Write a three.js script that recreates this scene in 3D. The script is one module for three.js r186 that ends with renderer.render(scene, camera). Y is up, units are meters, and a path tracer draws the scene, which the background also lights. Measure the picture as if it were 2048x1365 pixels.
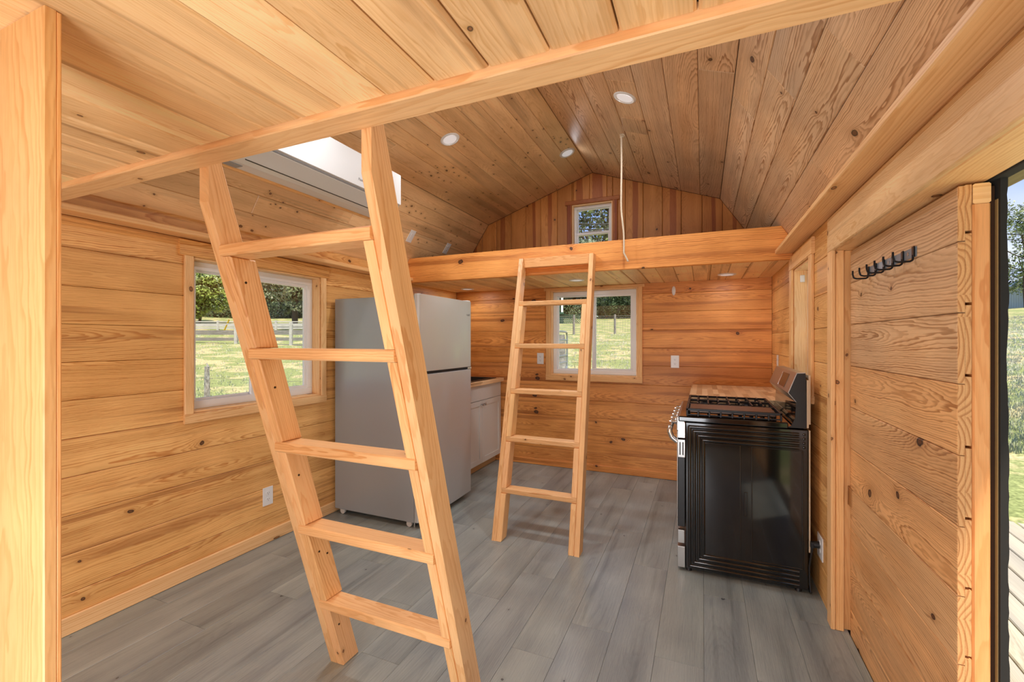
import * as THREE from 'three';
import { RoundedBoxGeometry } from 'three/addons/geometries/RoundedBoxGeometry.js';
import { mergeGeometries } from 'three/addons/utils/BufferGeometryUtils.js';
import { FontLoader } from 'three/addons/loaders/FontLoader.js';
import { TextGeometry } from 'three/addons/geometries/TextGeometry.js';
import { RectAreaLightUniformsLib } from 'three/addons/lights/RectAreaLightUniformsLib.js';

// ---------------------------------------------------------------- camera, sky, sun, exposure
const scene = new THREE.Scene();
const camera = new THREE.PerspectiveCamera(2 * Math.atan(682.5 / 889) * 180 / Math.PI, 2048 / 1365, 0.05, 500);
const YAW = 23.23 * Math.PI / 180, EYE = 1.42;
camera.position.set(0, EYE, 0);
camera.lookAt(-Math.sin(YAW), EYE, -Math.cos(YAW));
const renderer = new THREE.WebGLRenderer({ antialias: true });
renderer.toneMapping = THREE.LinearToneMapping;
renderer.toneMappingExposure = 1.06;
renderer.shadowMap.enabled = true;
RectAreaLightUniformsLib.init();

const SKY_GAIN = 1.05, SUN = 6.5, LAMP = 430, UNSEEN_LAMP = 9.5;
const clamp = (x, a, b) => Math.min(b, Math.max(a, x)), lerp = (a, b, t) => a + (b - a) * t;
const smooth = (a, b, x) => { const t = clamp((x - a) / (b - a), 0, 1); return t * t * (3 - 2 * t); };
function rng(seed) { let a = seed >>> 0; return () => { a = (a + 0x6D2B79F5) >>> 0; let t = a; t = Math.imul(t ^ (t >>> 15), t | 1); t ^= t + Math.imul(t ^ (t >>> 7), t | 61); return ((t ^ (t >>> 14)) >>> 0) / 4294967296; }; }
const LAT = new Float32Array(65536); { const r = rng(77); for (let i = 0; i < 65536; i++) LAT[i] = r() * 2 - 1; }
function n2(x, y) {                                                   // value noise, -1..1
  const xi = Math.floor(x), yi = Math.floor(y), fx = x - xi, fy = y - yi, u = fx * fx * (3 - 2 * fx), v = fy * fy * (3 - 2 * fy);
  const a = ((yi & 255) << 8), b = (((yi + 1) & 255) << 8), x0 = xi & 255, x1 = (xi + 1) & 255;
  const p = LAT[a | x0], q = LAT[a | x1], r = LAT[b | x0], s = LAT[b | x1];
  return p + (q - p) * u + (r - p + (p - q - r + s) * u) * v;
}
const fbm = (x, y, o = 4) => { let s = 0, a = 0.5; for (let i = 0; i < o; i++) { s += a * n2(x, y); x = x * 2.03 + 17.1; y = y * 2.03 + 5.3; a *= 0.5; } return s; };

{ // sky: blue overhead, pale towards the horizon, loose fair-weather clouds
  const W = 1024, H = 512, d = new Float32Array(W * H * 4);
  for (let j = 0; j < H; j++) {
    const el = (j + 0.5) / H * Math.PI - Math.PI / 2, sy = Math.sin(el), cy = Math.cos(el);
    for (let i = 0; i < W; i++) {
      const az = (i + 0.5) / W * 2 * Math.PI, k = (j * W + i) * 4, up = Math.max(sy, 0);
      const h = Math.pow(1 - up, 5);
      let r = lerp(0.20, 0.72, h), g = lerp(0.38, 0.84, h), b = lerp(0.86, 1.02, h);
      const dx = cy * Math.cos(az) / (up + 0.22), dz = cy * Math.sin(az) / (up + 0.22);
      const c = smooth(0.1, 0.48, fbm(dx * 1.1 + 40, dz * 1.1 + 20, 5)) * 0.8 * smooth(-0.02, 0.1, sy);
      r = lerp(r, 0.98, c); g = lerp(g, 1.0, c); b = lerp(b, 1.04, c);
      if (sy < 0) { const t = smooth(0, -0.12, sy); r = lerp(r, 0.14, t); g = lerp(g, 0.16, t); b = lerp(b, 0.08, t); }
      d[k] = r * SKY_GAIN; d[k + 1] = g * SKY_GAIN; d[k + 2] = b * SKY_GAIN; d[k + 3] = 1;
    }
  }
  const sky = new THREE.DataTexture(d, W, H, THREE.RGBAFormat, THREE.FloatType);
  sky.mapping = THREE.EquirectangularReflectionMapping; sky.colorSpace = THREE.LinearSRGBColorSpace;
  sky.magFilter = sky.minFilter = THREE.LinearFilter; sky.needsUpdate = true;
  scene.background = sky; scene.environment = sky;
}
const sun = new THREE.DirectionalLight(0xfff1dc, SUN);               // high over the doorway side, softened by thin cloud
sun.position.set(8.4, 24, 5); sun.target.position.set(0, 0, -2);
sun.castShadow = true; sun.shadow.radius = 5; sun.shadow.mapSize.set(4096, 4096);
Object.assign(sun.shadow.camera, { left: -60, right: 60, top: 60, bottom: -60, near: 0.5, far: 160 });
scene.add(sun, sun.target);

// ---------------------------------------------------------------- helpers
const V = (x, y, z) => new THREE.Vector3(x, y, z);
const taken = {};
const numbered = (n) => { const k = taken[n] = (taken[n] ?? -1) + 1; return k ? `${n}_${String(k).padStart(3, '0')}` : n; };
function tag(o, label, category, group) { o.userData = { ...o.userData, label, category }; if (group) o.userData.group = group; return o; }
function thing(name, label, category, pos = [0, 0, 0], group) { const o = new THREE.Group(); o.name = numbered(name); o.position.set(...pos); scene.add(o); return tag(o, label, category, group); }
function struct(name) { const o = new THREE.Group(); o.name = name; o.userData.kind = 'structure'; scene.add(o); return o; }
function add(parent, name, geo, mat, pos, rot) {
  const m = new THREE.Mesh(geo, mat); m.name = parent === scene ? numbered(name) : numbered(parent.name + '>' + name).split('>')[1];
  if (pos) m.position.set(...pos); if (rot) m.rotation.set(...rot);
  m.castShadow = m.receiveShadow = true; parent.add(m); return m;
}
const rb = (w, h, d, r = 0.004, seg = 2) => new RoundedBoxGeometry(w, h, d, seg, Math.min(r, w / 2.01, h / 2.01, d / 2.01));
const moved = (g, x, y, z, rx = 0, ry = 0, rz = 0) => g.applyMatrix4(new THREE.Matrix4().compose(V(x, y, z), new THREE.Quaternion().setFromEuler(new THREE.Euler(rx, ry, rz)), V(1, 1, 1)));
const box = (x0, x1, y0, y1, z0, z1, r = 0.003, seg = 2) => moved(rb(x1 - x0, y1 - y0, z1 - z0, r, seg), (x0 + x1) / 2, (y0 + y1) / 2, (z0 + z1) / 2);
const bare = (gs) => mergeGeometries(gs.map((g) => { g = g.index ? g.toNonIndexed() : g; for (const k of Object.keys(g.attributes)) if (!['position', 'normal', 'uv'].includes(k)) g.deleteAttribute(k); if (!g.attributes.normal) g.computeVertexNormals(); return g; }));
const tube = (pts, r, seg = 40, rs = 8, closed = false) => new THREE.TubeGeometry(new THREE.CatmullRomCurve3(pts.map((p) => V(...p)), closed, 'catmullrom', 0.1), seg, r, rs, closed);
function clip(poly, a, b, c) {                                         // keeps a*s + b*t <= c
  const out = [];
  for (let i = 0; i < poly.length; i++) {
    const p = poly[i], q = poly[(i + 1) % poly.length], dp = a * p[0] + b * p[1] - c, dq = a * q[0] + b * q[1] - c;
    if (dp <= 1e-9) out.push(p);
    if ((dp < -1e-9 && dq > 1e-9) || (dp > 1e-9 && dq < -1e-9)) { const k = dp / (dp - dq); out.push([p[0] + (q[0] - p[0]) * k, p[1] + (q[1] - p[1]) * k]); }
  }
  return out;
}
// A convex board: outline in (s, t), front face towards S x T, chamfered front edges; uv taken from one row of a wood sheet.
function board(poly, F, thick, o = {}) {
  const { bevel = 0.002, sheet, row = 0, off = 0, tint = [1, 1, 1], n = 0, flip = false } = o, N = F.N ?? (F.N = V().crossVectors(F.S, F.T));
  let area = 0; for (let i = 0; i < poly.length; i++) { const p = poly[i], q = poly[(i + 1) % poly.length]; area += p[0] * q[1] - q[0] * p[1]; }
  if (area < 0) poly = poly.slice().reverse();
  const M = poly.length, dir = poly.map((p, i) => { const q = poly[(i + 1) % M], l = Math.hypot(q[0] - p[0], q[1] - p[1]); return [(q[0] - p[0]) / l, (q[1] - p[1]) / l]; });
  const inset = poly.map((p, i) => { const d0 = dir[(i + M - 1) % M], d1 = dir[i], n0 = [-d0[1], d0[0]], n1 = [-d1[1], d1[0]], k = bevel / Math.max(0.25, 1 + n0[0] * n1[0] + n0[1] * n1[1]); return [p[0] + (n0[0] + n1[0]) * k, p[1] + (n0[1] + n1[1]) * k]; });
  const smin = Math.min(...poly.map((p) => p[0])), tm = (Math.min(...poly.map((p) => p[1])) + Math.max(...poly.map((p) => p[1]))) / 2, tmid = o.tmid ?? tm, s0 = o.s0 ?? smin;
  const pos = [], nor = [], uv = [], P = V(), Q = V();
  const put = (p, h, nn, dt = 0) => {
    P.copy(F.O).addScaledVector(F.S, p[0]).addScaledVector(F.T, p[1]).addScaledVector(N, h + n); pos.push(P.x, P.y, P.z); nor.push(nn.x, nn.y, nn.z);
    if (sheet) { let t = clamp((p[1] - tmid + dt) / sheet.rowM, -0.5, 0.5); if (flip) t = -t; uv.push((p[0] - s0 + off) / sheet.Lm, (row + 0.5 + 0.94 * t) / sheet.rows); } else uv.push(p[0], p[1]);
  };
  for (let i = 1; i < M - 1; i++) for (const j of [0, i, i + 1]) put(inset[j], 0, N);
  const NB = N.clone().negate();
  if (o.back !== false) for (let i = 1; i < M - 1; i++) for (const j of [0, i + 1, i]) put(poly[j], -thick, NB);
  for (let i = 0; i < M; i++) {
    const j = (i + 1) % M, d = dir[i], on = V().addScaledVector(F.S, d[1]).addScaledVector(F.T, -d[0]).normalize(), cn = on.clone().add(N).normalize();
    const across = Math.abs(d[0]) > 0.5 ? (d[1] * 0 + (poly[i][1] > tm ? 1 : -1)) : 0;
    for (const [a, h, k] of [[inset[i], 0, 0], [poly[i], -bevel, 0], [poly[j], -bevel, 0], [inset[i], 0, 0], [poly[j], -bevel, 0], [inset[j], 0, 0]]) put(a, h, cn);
    for (const [a, h] of [[poly[i], -bevel], [poly[i], -thick], [poly[j], -thick], [poly[i], -bevel], [poly[j], -thick], [poly[j], -bevel]]) put(a, h, on, -across * (-bevel - h) * 0 - across * (h < -bevel - 1e-6 ? thick : 0));
  }
  const g = new THREE.BufferGeometry();
  g.setAttribute('position', new THREE.Float32BufferAttribute(pos, 3)); g.setAttribute('normal', new THREE.Float32BufferAttribute(nor, 3)); g.setAttribute('uv', new THREE.Float32BufferAttribute(uv, 2));
  const c = new Float32Array(pos.length); for (let i = 0; i < c.length; i++) c[i] = tint[i % 3];
  g.setAttribute('color', new THREE.BufferAttribute(c, 3)); return g;
}
const rect = (s0, s1, t0, t1) => [[s0, t0], [s1, t0], [s1, t1], [s0, t1]];
const frame = (O, S, T) => ({ O: V(...O), S: V(...S), T: V(...T) });

// ---------------------------------------------------------------- wood sheets: each row of a sheet is one board
const hex = (h) => [h >> 16 & 255, h >> 8 & 255, h & 255];
function dataTex(d, W, H, srgb = true) {
  const t = new THREE.DataTexture(d, W, H); t.wrapS = t.wrapT = THREE.RepeatWrapping; t.magFilter = THREE.LinearFilter; t.minFilter = THREE.LinearMipmapLinearFilter; t.generateMipmaps = true;
  if (srgb) t.colorSpace = THREE.SRGBColorSpace; t.needsUpdate = true; return t;
}
function woodSheet(o) {
  const { W = 2048, H = 2048, rows = 10, Lm = 3.4, rowM = 0.19, seed = 1, ring = 0.009, early, late, knot = 0x5a3620, grey = null, greyAmt = 0, heart = null, knots = [2, 5], knotR = [0.008, 0.02], depth = [0.01, 0.13], taper = 0.03, wob = 0.05, con = 0.75, fibre = 5, tone = 10, streak = null, streakAmt = 0 } = o;
  const d = new Uint8Array(W * H * 4), R = rng(seed), E = hex(early), L = hex(late), K = hex(knot), G = grey === null ? null : hex(grey), HT = heart === null ? null : hex(heart), ST = streak === null ? null : hex(streak), rh = H / rows;
  for (let row = 0; row < rows; row++) {
    const ks = [], nk = Math.round(lerp(knots[0], knots[1], R()));
    for (let i = 0; i < nk; i++) ks.push({ s: R() * Lm, t: (R() - 0.5) * rowM * 0.9, r: lerp(knotR[0], knotR[1], R() * R()), a: 1 + R() * 0.8, w: R() * 6, g: R() < 0.5 ? 1 : -1 });
    const t0 = (R() - 0.5) * rowM * 1.3, d0 = lerp(depth[0], depth[1], R()), tp = (R() - 0.5) * 2 * taper, fz = R() * 200, rg = ring * (0.75 + R() * 0.6), cR = con * (0.7 + R() * 0.45), tR = (R() - 0.5) * tone * 1.6, gR = greyAmt * (0.4 + R()), hw = R() < 0.3 ? -0.05 : 0.012 + R() * 0.05, hc = (R() - 0.5) * 0.09;
    const y0 = Math.round(row * rh), y1 = Math.round((row + 1) * rh);
    for (let x = 0; x < W; x++) {
      const s = x / W * Lm, dd = d0 + tp * (s - Lm / 2) + wob * n2(s * 1.3 + fz, row * 3.1) + wob * 0.35 * n2(s * 4.1 + fz, row * 7.7), xo = t0 + 0.025 * n2(s * 0.8 + fz, row + 50.5), near = ks.filter((k) => Math.abs(s - k.s) < 0.3);
      const hwid = hw + 0.022 * n2(s * 2.2 + fz, row + 9.5) + 0.004 * n2(s * 9 + fz, row + 3.5);
      for (let y = y0; y < y1; y++) {
        const t = ((y - y0 + 0.5) / rh - 0.5) * rowM, xx = t - xo;
        let rr = Math.sqrt(xx * xx + dd * dd) + 0.0035 * n2(s * 4 + fz, t * 40 + row * 9) + 0.0016 * n2(s * 22, t * 190 + fz), kd = 0, kr = 0, kh = 0;
        for (const k of near) {
          const ds = s - k.s, dt = t - k.t - ds * 0.12 * k.g, q = (ds * ds) / (25 * k.r * k.r) + (dt * dt) / (7 * k.r * k.r);
          if (q < 9) {
            rr += k.r * 1.5 * Math.exp(-q) * k.g;
            const e = Math.sqrt(ds * ds / (k.a * k.a) + dt * dt) / k.r + 0.14 * n2(s * 90 + k.w, t * 90);
            kd = Math.max(kd, 1 - smooth(0.78, 1.12, e)); kr = Math.max(kr, smooth(0.55, 0.95, e) * (1 - smooth(0.95, 1.25, e))); kh = Math.max(kh, 0.5 * Math.exp(-q * 1.2));
          }
        }
        const ph = rr / rg, ip = Math.floor(ph), fr = ph - ip, lw = smooth(0.3, 0.86, fr) * (1 - smooth(0.9, 1.0, fr)), c = cR * (0.62 + 0.38 * LAT[(ip * 131 + row * 977) & 65535]) * lw;
        const fb = fibre * (n2(s * 14 + row * 31, t * 900) + 0.6 * n2(s * 60, t * 1500 + 40)), bl = tone * n2(s * 1.7 + fz, t * 22 + row * 13) + tone * 0.7 * n2(s * 7 + fz, t * 11 + row) + tR;
        const gk = G ? clamp(gR + 0.5 * greyAmt * n2(s * 2.6 + fz + 70, t * 16 + row * 5), 0, 0.85) : 0;
        const sk = ST ? streakAmt * smooth(0.3, 0.85, n2(s * 0.75 + fz, t * 26 + row * 17.3) + 0.3 * n2(s * 3.1 + fz, t * 90 + row)) : 0;
        const hk = HT ? smooth(hwid, hwid - 0.006, Math.abs(t - hc - 0.01 * n2(s * 1.1 + fz, 77.5))) : 0;
        const i = (y * W + x) * 4;
        for (let b = 0; b < 3; b++) {
          let v = E[b] + (L[b] - E[b]) * c;
          if (gk) v += (G[b] - 14 * c * 2 - v) * gk;
          if (sk) v += (ST[b] - 16 * c - v) * sk;
          if (hk) v += (HT[b] - 20 * c - v) * hk * 0.92;
          v += (fb + bl) * (b === 2 ? 0.85 : 1);
          v += (L[b] * 0.82 - v) * kh * 0.6;
          v += (K[b] + 18 * n2(rr * 900, row + 0.5) - v) * kd * 0.86;
          v *= 1 - 0.55 * kr;
          d[i + b] = clamp(v, 4, 255);
        }
        d[i + 3] = 255;
      }
    }
  }
  return { rows, Lm, rowM, map: dataTex(d, W, H) };
}
const SHEET = {
  wall: woodSheet({ seed: 11, rows: 12, Lm: 4.0, early: 0xf2bc74, late: 0xbd7030, ring: 0.0064, con: 0.72, wob: 0.028, knot: 0x6a4226, knots: [1, 4], knotR: [0.005, 0.014], depth: [0.005, 0.09], tone: 11, streak: 0xa26534, streakAmt: 0.45 }),
  red: woodSheet({ seed: 21, rows: 10, Lm: 3.5, early: 0xeea65a, late: 0xb05e25, ring: 0.0072, con: 0.72, wob: 0.028, knots: [2, 4], knotR: [0.007, 0.02], depth: [0.005, 0.08], tone: 13, streak: 0x9c5728, streakAmt: 0.42 }),
  ceil: woodSheet({ seed: 31, rows: 10, early: 0xecbf8e, late: 0x9c6234, grey: 0xcab69e, greyAmt: 0.3, ring: 0.0068, con: 0.9, wob: 0.04, knots: [1, 4], knotR: [0.006, 0.016], depth: [0.003, 0.07], taper: 0.045, tone: 10 }),
  knotty: woodSheet({ seed: 41, H: 1024, rows: 7, rowM: 0.14, early: 0xf2c48c, late: 0xca8e52, grey: 0xbda282, greyAmt: 0.1, knot: 0x84583a, ring: 0.0048, con: 0.45, knots: [8, 15], knotR: [0.003, 0.009], depth: [0.03, 0.16], wob: 0.02, tone: 12, streak: 0xa8845e, streakAmt: 0.4 }),
  fir: woodSheet({ seed: 51, H: 1024, rows: 7, rowM: 0.14, early: 0xf6cd95, late: 0xd0934e, knot: 0x8a5a34, ring: 0.0042, con: 0.42, knots: [1, 3], knotR: [0.004, 0.012], depth: [0.03, 0.16], wob: 0.018, tone: 15, streak: 0xa87c50, streakAmt: 0.6 }),
  stud: woodSheet({ seed: 61, W: 2048, H: 1024, rows: 10, rowM: 0.1, Lm: 2.4, early: 0xf4c993, late: 0xd08a4a, knot: 0x9a6236, ring: 0.006, con: 0.52, knots: [1, 4], knotR: [0.004, 0.011], depth: [0.02, 0.12], wob: 0.02, tone: 8 }),
  gable: woodSheet({ seed: 71, W: 1024, H: 2048, rows: 10, Lm: 1.6, early: 0xcf8c48, late: 0xa86628, heart: 0xa65e2a, ring: 0.005, con: 0.5, knots: [1, 3], knotR: [0.006, 0.012], depth: [0.02, 0.1], tone: 9 }),
  vinyl: woodSheet({ seed: 81, rows: 10, Lm: 1.3, rowM: 0.2, early: 0x979e9a, late: 0x7f8682, knot: 0x5c605f, ring: 0.007, con: 0.35, knots: [0, 1], knotR: [0.003, 0.008], depth: [0.01, 0.12], wob: 0.03, taper: 0.05, fibre: 8, tone: 10, streak: 0x6a716d, streakAmt: 0.3 }),
  deck: woodSheet({ seed: 91, W: 1024, H: 512, rows: 4, Lm: 2.4, rowM: 0.14, early: 0xc9bca0, late: 0x9c8d72, grey: 0xa8a79c, greyAmt: 0.5, ring: 0.007, con: 0.55, knots: [1, 3], knotR: [0.006, 0.012], tone: 10 }),
};
const wood = (sheet, rough, extra = {}) => new THREE.MeshPhysicalMaterial({ map: sheet.map, vertexColors: true, roughness: rough, ...extra });
const M = {
  wall: wood(SHEET.wall, 0.46), red: wood(SHEET.red, 0.46), ceil: wood(SHEET.ceil, 0.42), knotty: wood(SHEET.knotty, 0.38), fir: wood(SHEET.fir, 0.48), stud: wood(SHEET.stud, 0.5), gable: wood(SHEET.gable, 0.5), vinyl: wood(SHEET.vinyl, 0.32), deck: wood(SHEET.deck, 0.85),
};
const flat = (c, rough = 0.5, extra = {}) => new THREE.MeshPhysicalMaterial({ color: c, roughness: rough, ...extra });
Object.assign(M, {
  core: flat(0x3a2c20, 0.95), white: flat(0xe9e8e4, 0.38), whitePlastic: flat(0xeeedea, 0.3), cabinet: flat(0xdcd9d2, 0.42), slot: flat(0x2c2a28, 0.6), acBody: flat(0xe2e2df, 0.35), acGrey: flat(0x9a9b9b, 0.4), acDark: flat(0x23272a, 0.5),
  black: flat(0x0a0a0b, 0.09, { clearcoat: 0.6, clearcoatRoughness: 0.05 }), blackSatin: flat(0x141415, 0.32), iron: flat(0x16171a, 0.42, { metalness: 0.25 }), blackPlastic: flat(0x18191b, 0.5), chrome: flat(0xd7d6d3, 0.16, { metalness: 1 }), steel: flat(0xb9b8b5, 0.3, { metalness: 0.95 }), cream: flat(0xd6c0a2, 0.6),
  felt: flat(0x2b2a28, 0.95), osb: flat(0x3c2413, 0.95), rope: flat(0xe6d6bb, 0.9), hook: flat(0x10151b, 0.28, { metalness: 0.3 }), hookPlate: flat(0x7b8b98, 0.28, { metalness: 0.3 }), caster: flat(0xd8d6d0, 0.4), kick: flat(0xd2ab78, 0.6),
  glass: new THREE.MeshPhysicalMaterial({ color: 0xffffff, roughness: 0, transmission: 1, thickness: 0, ior: 1.5 }),
});
const PR = rng(5);
const shade = (k = 0.07) => { const a = 1 + (PR() - 0.5) * 2 * k, b = (PR() - 0.5) * 0.05; return [a + b * 0.3, a, a - b]; };
// one board as a part; longer than its sheet it is butt-jointed
function plank(parent, F, poly, mat, sheet, o = {}) {
  const s = poly.map((p) => p[0]), a = Math.min(...s), b = Math.max(...s), L = b - a;
  return add(parent, o.name ?? 'plank', board(poly, F, o.thick ?? 0.018, { sheet, row: o.row ?? Math.floor(PR() * sheet.rows), off: o.off ?? PR() * Math.max(0, sheet.Lm - L), tint: o.tint ?? shade(o.vary), bevel: o.bevel ?? 0.0025, tmid: o.tmid, s0: o.s0, n: o.n, flip: o.flip ?? PR() < 0.5 }), mat);
}
// a straight timber of w (T) x d (N) along S, all four long sides with their own grain
function timber(parent, name, p0, p1, up, w, d, mat, sheet, o = {}) {
  const S = V(...p1).sub(V(...p0)), L = S.length(); S.normalize();
  const T = V(...up).addScaledVector(S, -V(...up).dot(S)).normalize(), N = V().crossVectors(S, T), c = o.bevel ?? 0.004, O = V(...p0), tint = o.tint ?? shade(0.05);
  const gs = [], row = () => o.row ?? Math.floor(PR() * sheet.rows), half = [[T, N, w, d], [N, T.clone().negate(), d, w], [T.clone().negate(), N.clone().negate(), w, d], [N.clone().negate(), T, d, w]];
  const pos = [], nor = [], uv = [], P = V();
  for (const [A, B, wa, wb] of half) {
    const r = row(), off = PR() * Math.max(0, sheet.Lm - L), to = (PR() - 0.5) * Math.max(0, sheet.rowM - wa) * 0.9;
    const quad = (pts, n) => { for (const k of [0, 1, 2, 0, 2, 3]) { const [s, a, b] = pts[k]; P.copy(O).addScaledVector(S, s).addScaledVector(A, a).addScaledVector(B, b); pos.push(P.x, P.y, P.z); nor.push(n.x, n.y, n.z); uv.push((s + off) / sheet.Lm, (r + 0.5 + 0.94 * clamp((a + to) / sheet.rowM, -0.5, 0.5)) / sheet.rows); } };
    const ha = wa / 2, hb = wb / 2;
    quad([[0, -ha + c, hb], [L, -ha + c, hb], [L, ha - c, hb], [0, ha - c, hb]], B);
    quad([[0, ha - c, hb], [L, ha - c, hb], [L, ha, hb - c], [0, ha, hb - c]], A.clone().add(B).normalize());
  }
  for (const [s, sg] of [[0, -1], [L, 1]]) {
    const ha = w / 2, hb = d / 2, oct = [[-ha + c, -hb], [ha - c, -hb], [ha, -hb + c], [ha, hb - c], [ha - c, hb], [-ha + c, hb], [-ha, hb - c], [-ha, -hb + c]], n = S.clone().multiplyScalar(sg), r = row();
    for (let i = 1; i < 7; i++) for (const j of sg > 0 ? [0, i, i + 1] : [0, i + 1, i]) { const [a, b] = oct[j]; P.copy(O).addScaledVector(S, s).addScaledVector(T, a).addScaledVector(N, b); pos.push(P.x, P.y, P.z); nor.push(n.x, n.y, n.z); uv.push(0.3 + b * 0.2, (r + 0.5 + 0.9 * clamp(a / sheet.rowM, -0.5, 0.5)) / sheet.rows); }
  }
  const g = new THREE.BufferGeometry();
  g.setAttribute('position', new THREE.Float32BufferAttribute(pos, 3)); g.setAttribute('normal', new THREE.Float32BufferAttribute(nor, 3)); g.setAttribute('uv', new THREE.Float32BufferAttribute(uv, 2));
  const cc = new Float32Array(pos.length); for (let i = 0; i < cc.length; i++) cc[i] = tint[i % 3]; g.setAttribute('color', new THREE.BufferAttribute(cc, 3));
  return add(parent, name, g, mat);
}

// ---------------------------------------------------------------- the room (metres; x right, y up, -z to the back wall)
const XL = -2.82, XR = 0.6, ZB = -4.815, ZF = 1.25, CX = -1.11, KX = 1.265, KY = 2.82, PY = 3.265, K1 = (PY - KY) / KX, K2 = 1.5;
const roofY = (x) => { const d = Math.abs(x - CX); return d <= KX ? PY - K1 * d : KY - K2 * (d - KX); };
const FL = frame([XL, 0, 0], [0, 0, -1], [0, 1, 0]), FB = frame([0, 0, ZB], [1, 0, 0], [0, 1, 0]), FR = frame([XR, 0, 0], [0, 0, 1], [0, 1, 0]), FF = frame([0, 0, ZF], [-1, 0, 0], [0, 1, 0]);
function pieces(s0, s1, t0, t1, ops) {                                 // a rectangle less its openings
  const cuts = [...new Set([s0, s1, ...ops.flatMap((o) => [o[0], o[1]])])].filter((s) => s >= s0 && s <= s1).sort((a, b) => a - b), out = [];
  let open = null;
  for (let i = 0; i < cuts.length - 1; i++) {
    const a = cuts[i], b = cuts[i + 1], hit = ops.filter((o) => o[0] < b - 1e-6 && o[1] > a + 1e-6 && o[2] < t1 - 1e-6 && o[3] > t0 + 1e-6);
    if (!hit.length) { if (open) open[1] = b; else out.push(open = [a, b, t0, t1]); continue; }
    open = null; let t = t0;
    for (const o of hit.sort((p, q) => p[2] - q[2])) { if (o[2] - t > 0.006) out.push([a, b, t, o[2]]); t = Math.max(t, o[3]); }
    if (t1 - t > 0.006) out.push([a, b, t, t1]);
  }
  return out;
}
function clad(parent, F, seams, s0, s1, ops, mat, sheet, o = {}) {
  const G = o.gap ?? 0.0009;
  for (let r = 0; r < seams.length - 1; r++) {
    const a = seams[r], b = seams[r + 1], row = (o.rows ? o.rows[r] : Math.floor(PR() * sheet.rows)), flip = PR() < 0.5, tint = o.tints?.[r] ?? shade(o.vary ?? 0.06), cut = s1 - s0 > sheet.Lm ? (o.joint ?? (s0 + s1) / 2) + (PR() - 0.5) * 0.3 : s1, off = PR() * Math.max(0, sheet.Lm - (cut - s0));
    for (const [p, q, of, dr] of cut < s1 ? [[s0, cut, off, 0], [cut, s1, PR() * Math.max(0, sheet.Lm - (s1 - cut)), 3]] : [[s0, s1, off, 0]])
      for (const [u0, u1, v0, v1] of pieces(p, q, a, b, ops)) plank(parent, F, rect(u0 + (dr ? 0.0006 : 0), u1, v0 + G, v1 - G), mat, sheet, { row: (row + dr) % sheet.rows, flip, tint, off: of, s0: p, tmid: (a + b) / 2, thick: o.thick ?? 0.018, bevel: o.bevel ?? 0.0028 });
  }
}
function core(parent, F, s0, s1, t0, t1, ops, n0, n1, name = 'framing', prof) {
  const gs = [];
  for (const [a, b, c, d] of pieces(s0, s1, t0, t1, ops)) {
    let p = rect(a, b, c, d);
    if (prof) { p = clip(p, K1, 1, PY + 0.03 + K1 * CX); p = clip(p, -K1, 1, PY + 0.03 - K1 * CX); p = clip(p, K2, 1, KY + 0.04 + K2 * (CX + KX)); p = clip(p, -K2, 1, KY + 0.04 - K2 * (CX - KX)); }
    if (p.length > 2) gs.push(board(p, F, n1 - n0, { n: n1, bevel: 0 }));
  }
  return add(parent, name, bare(gs), M.core);
}
// openings in each wall's (s, t)
const W1 = [1.697, 2.668, 0.985, 1.927], W2 = [-1.59, -0.632, 1.037, 1.988], W3 = [-3.72, -3.163, 1.1, 1.93], W4 = [-1.34, -0.89, 2.29, 2.932], D1 = [-2.71, -0.6, -0.1, 1.885];
const wl = struct('wall_left'), wb = struct('wall_back'), wr = struct('wall_right'), wf = struct('wall_rear');
core(wl, FL, -ZF - 0.12, -ZB + 0.12, -0.15, 2.16, [W1], -0.13, -0.019);
clad(wl, FL, [0, 0.195, 0.384, 0.572, 0.759, 0.945, 1.131, 1.317, 1.503, 1.689, 1.875, 2.03, 2.16], -ZF, -ZB, [W1], M.wall, SHEET.wall, { joint: 0.9, rows: [0, 4, 1, 6, 2, 8, 3, 10, 5, 11, 7, 9] });
core(wb, FB, XL - 0.1, XR + 0.13, -0.15, 3.3, [W2, W4], -0.13, -0.019, 'framing', true);
clad(wb, FB, [0, 0.2, 0.392, 0.577, 0.765, 0.96, 1.161, 1.348, 1.534, 1.721, 1.91, 2.025], XL, XR, [W2], M.red, SHEET.red, { tints: [5, 1, 2, 3, 4, 0, 6, 7, 1, 2, 8].map((k) => [[0.8, 0.74, 0.7], [1.02, 1, 0.95], [0.98, 0.97, 0.92], [1, 0.99, 0.95], [0.97, 0.94, 0.9], [0.95, 0.9, 0.84], [1.02, 1, 0.93], [1, 0.97, 0.9], [0.98, 0.95, 0.9]][k]) });
core(wr, FR, ZB - 0.1, ZF + 0.12, -0.15, 2.16, [W3, D1], -0.13, -0.019);
clad(wr, FR, [0, 0.18, 0.37, 0.555, 0.74, 0.93, 1.115, 1.3, 1.49, 1.675, 1.87, 2.056, 2.16], ZB, ZF, [W3, D1], M.wall, SHEET.wall, { joint: -1.2 });
core(wf, FF, -XR - 0.1, -XL + 0.1, -0.15, 3.3, [], -0.13, -0.019);
clad(wf, FF, [0, 0.2, 0.4, 0.6, 0.8, 1, 1.2, 1.4, 1.6, 1.8, 2.002], -XR, -XL, [], M.wall, SHEET.wall);
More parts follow.
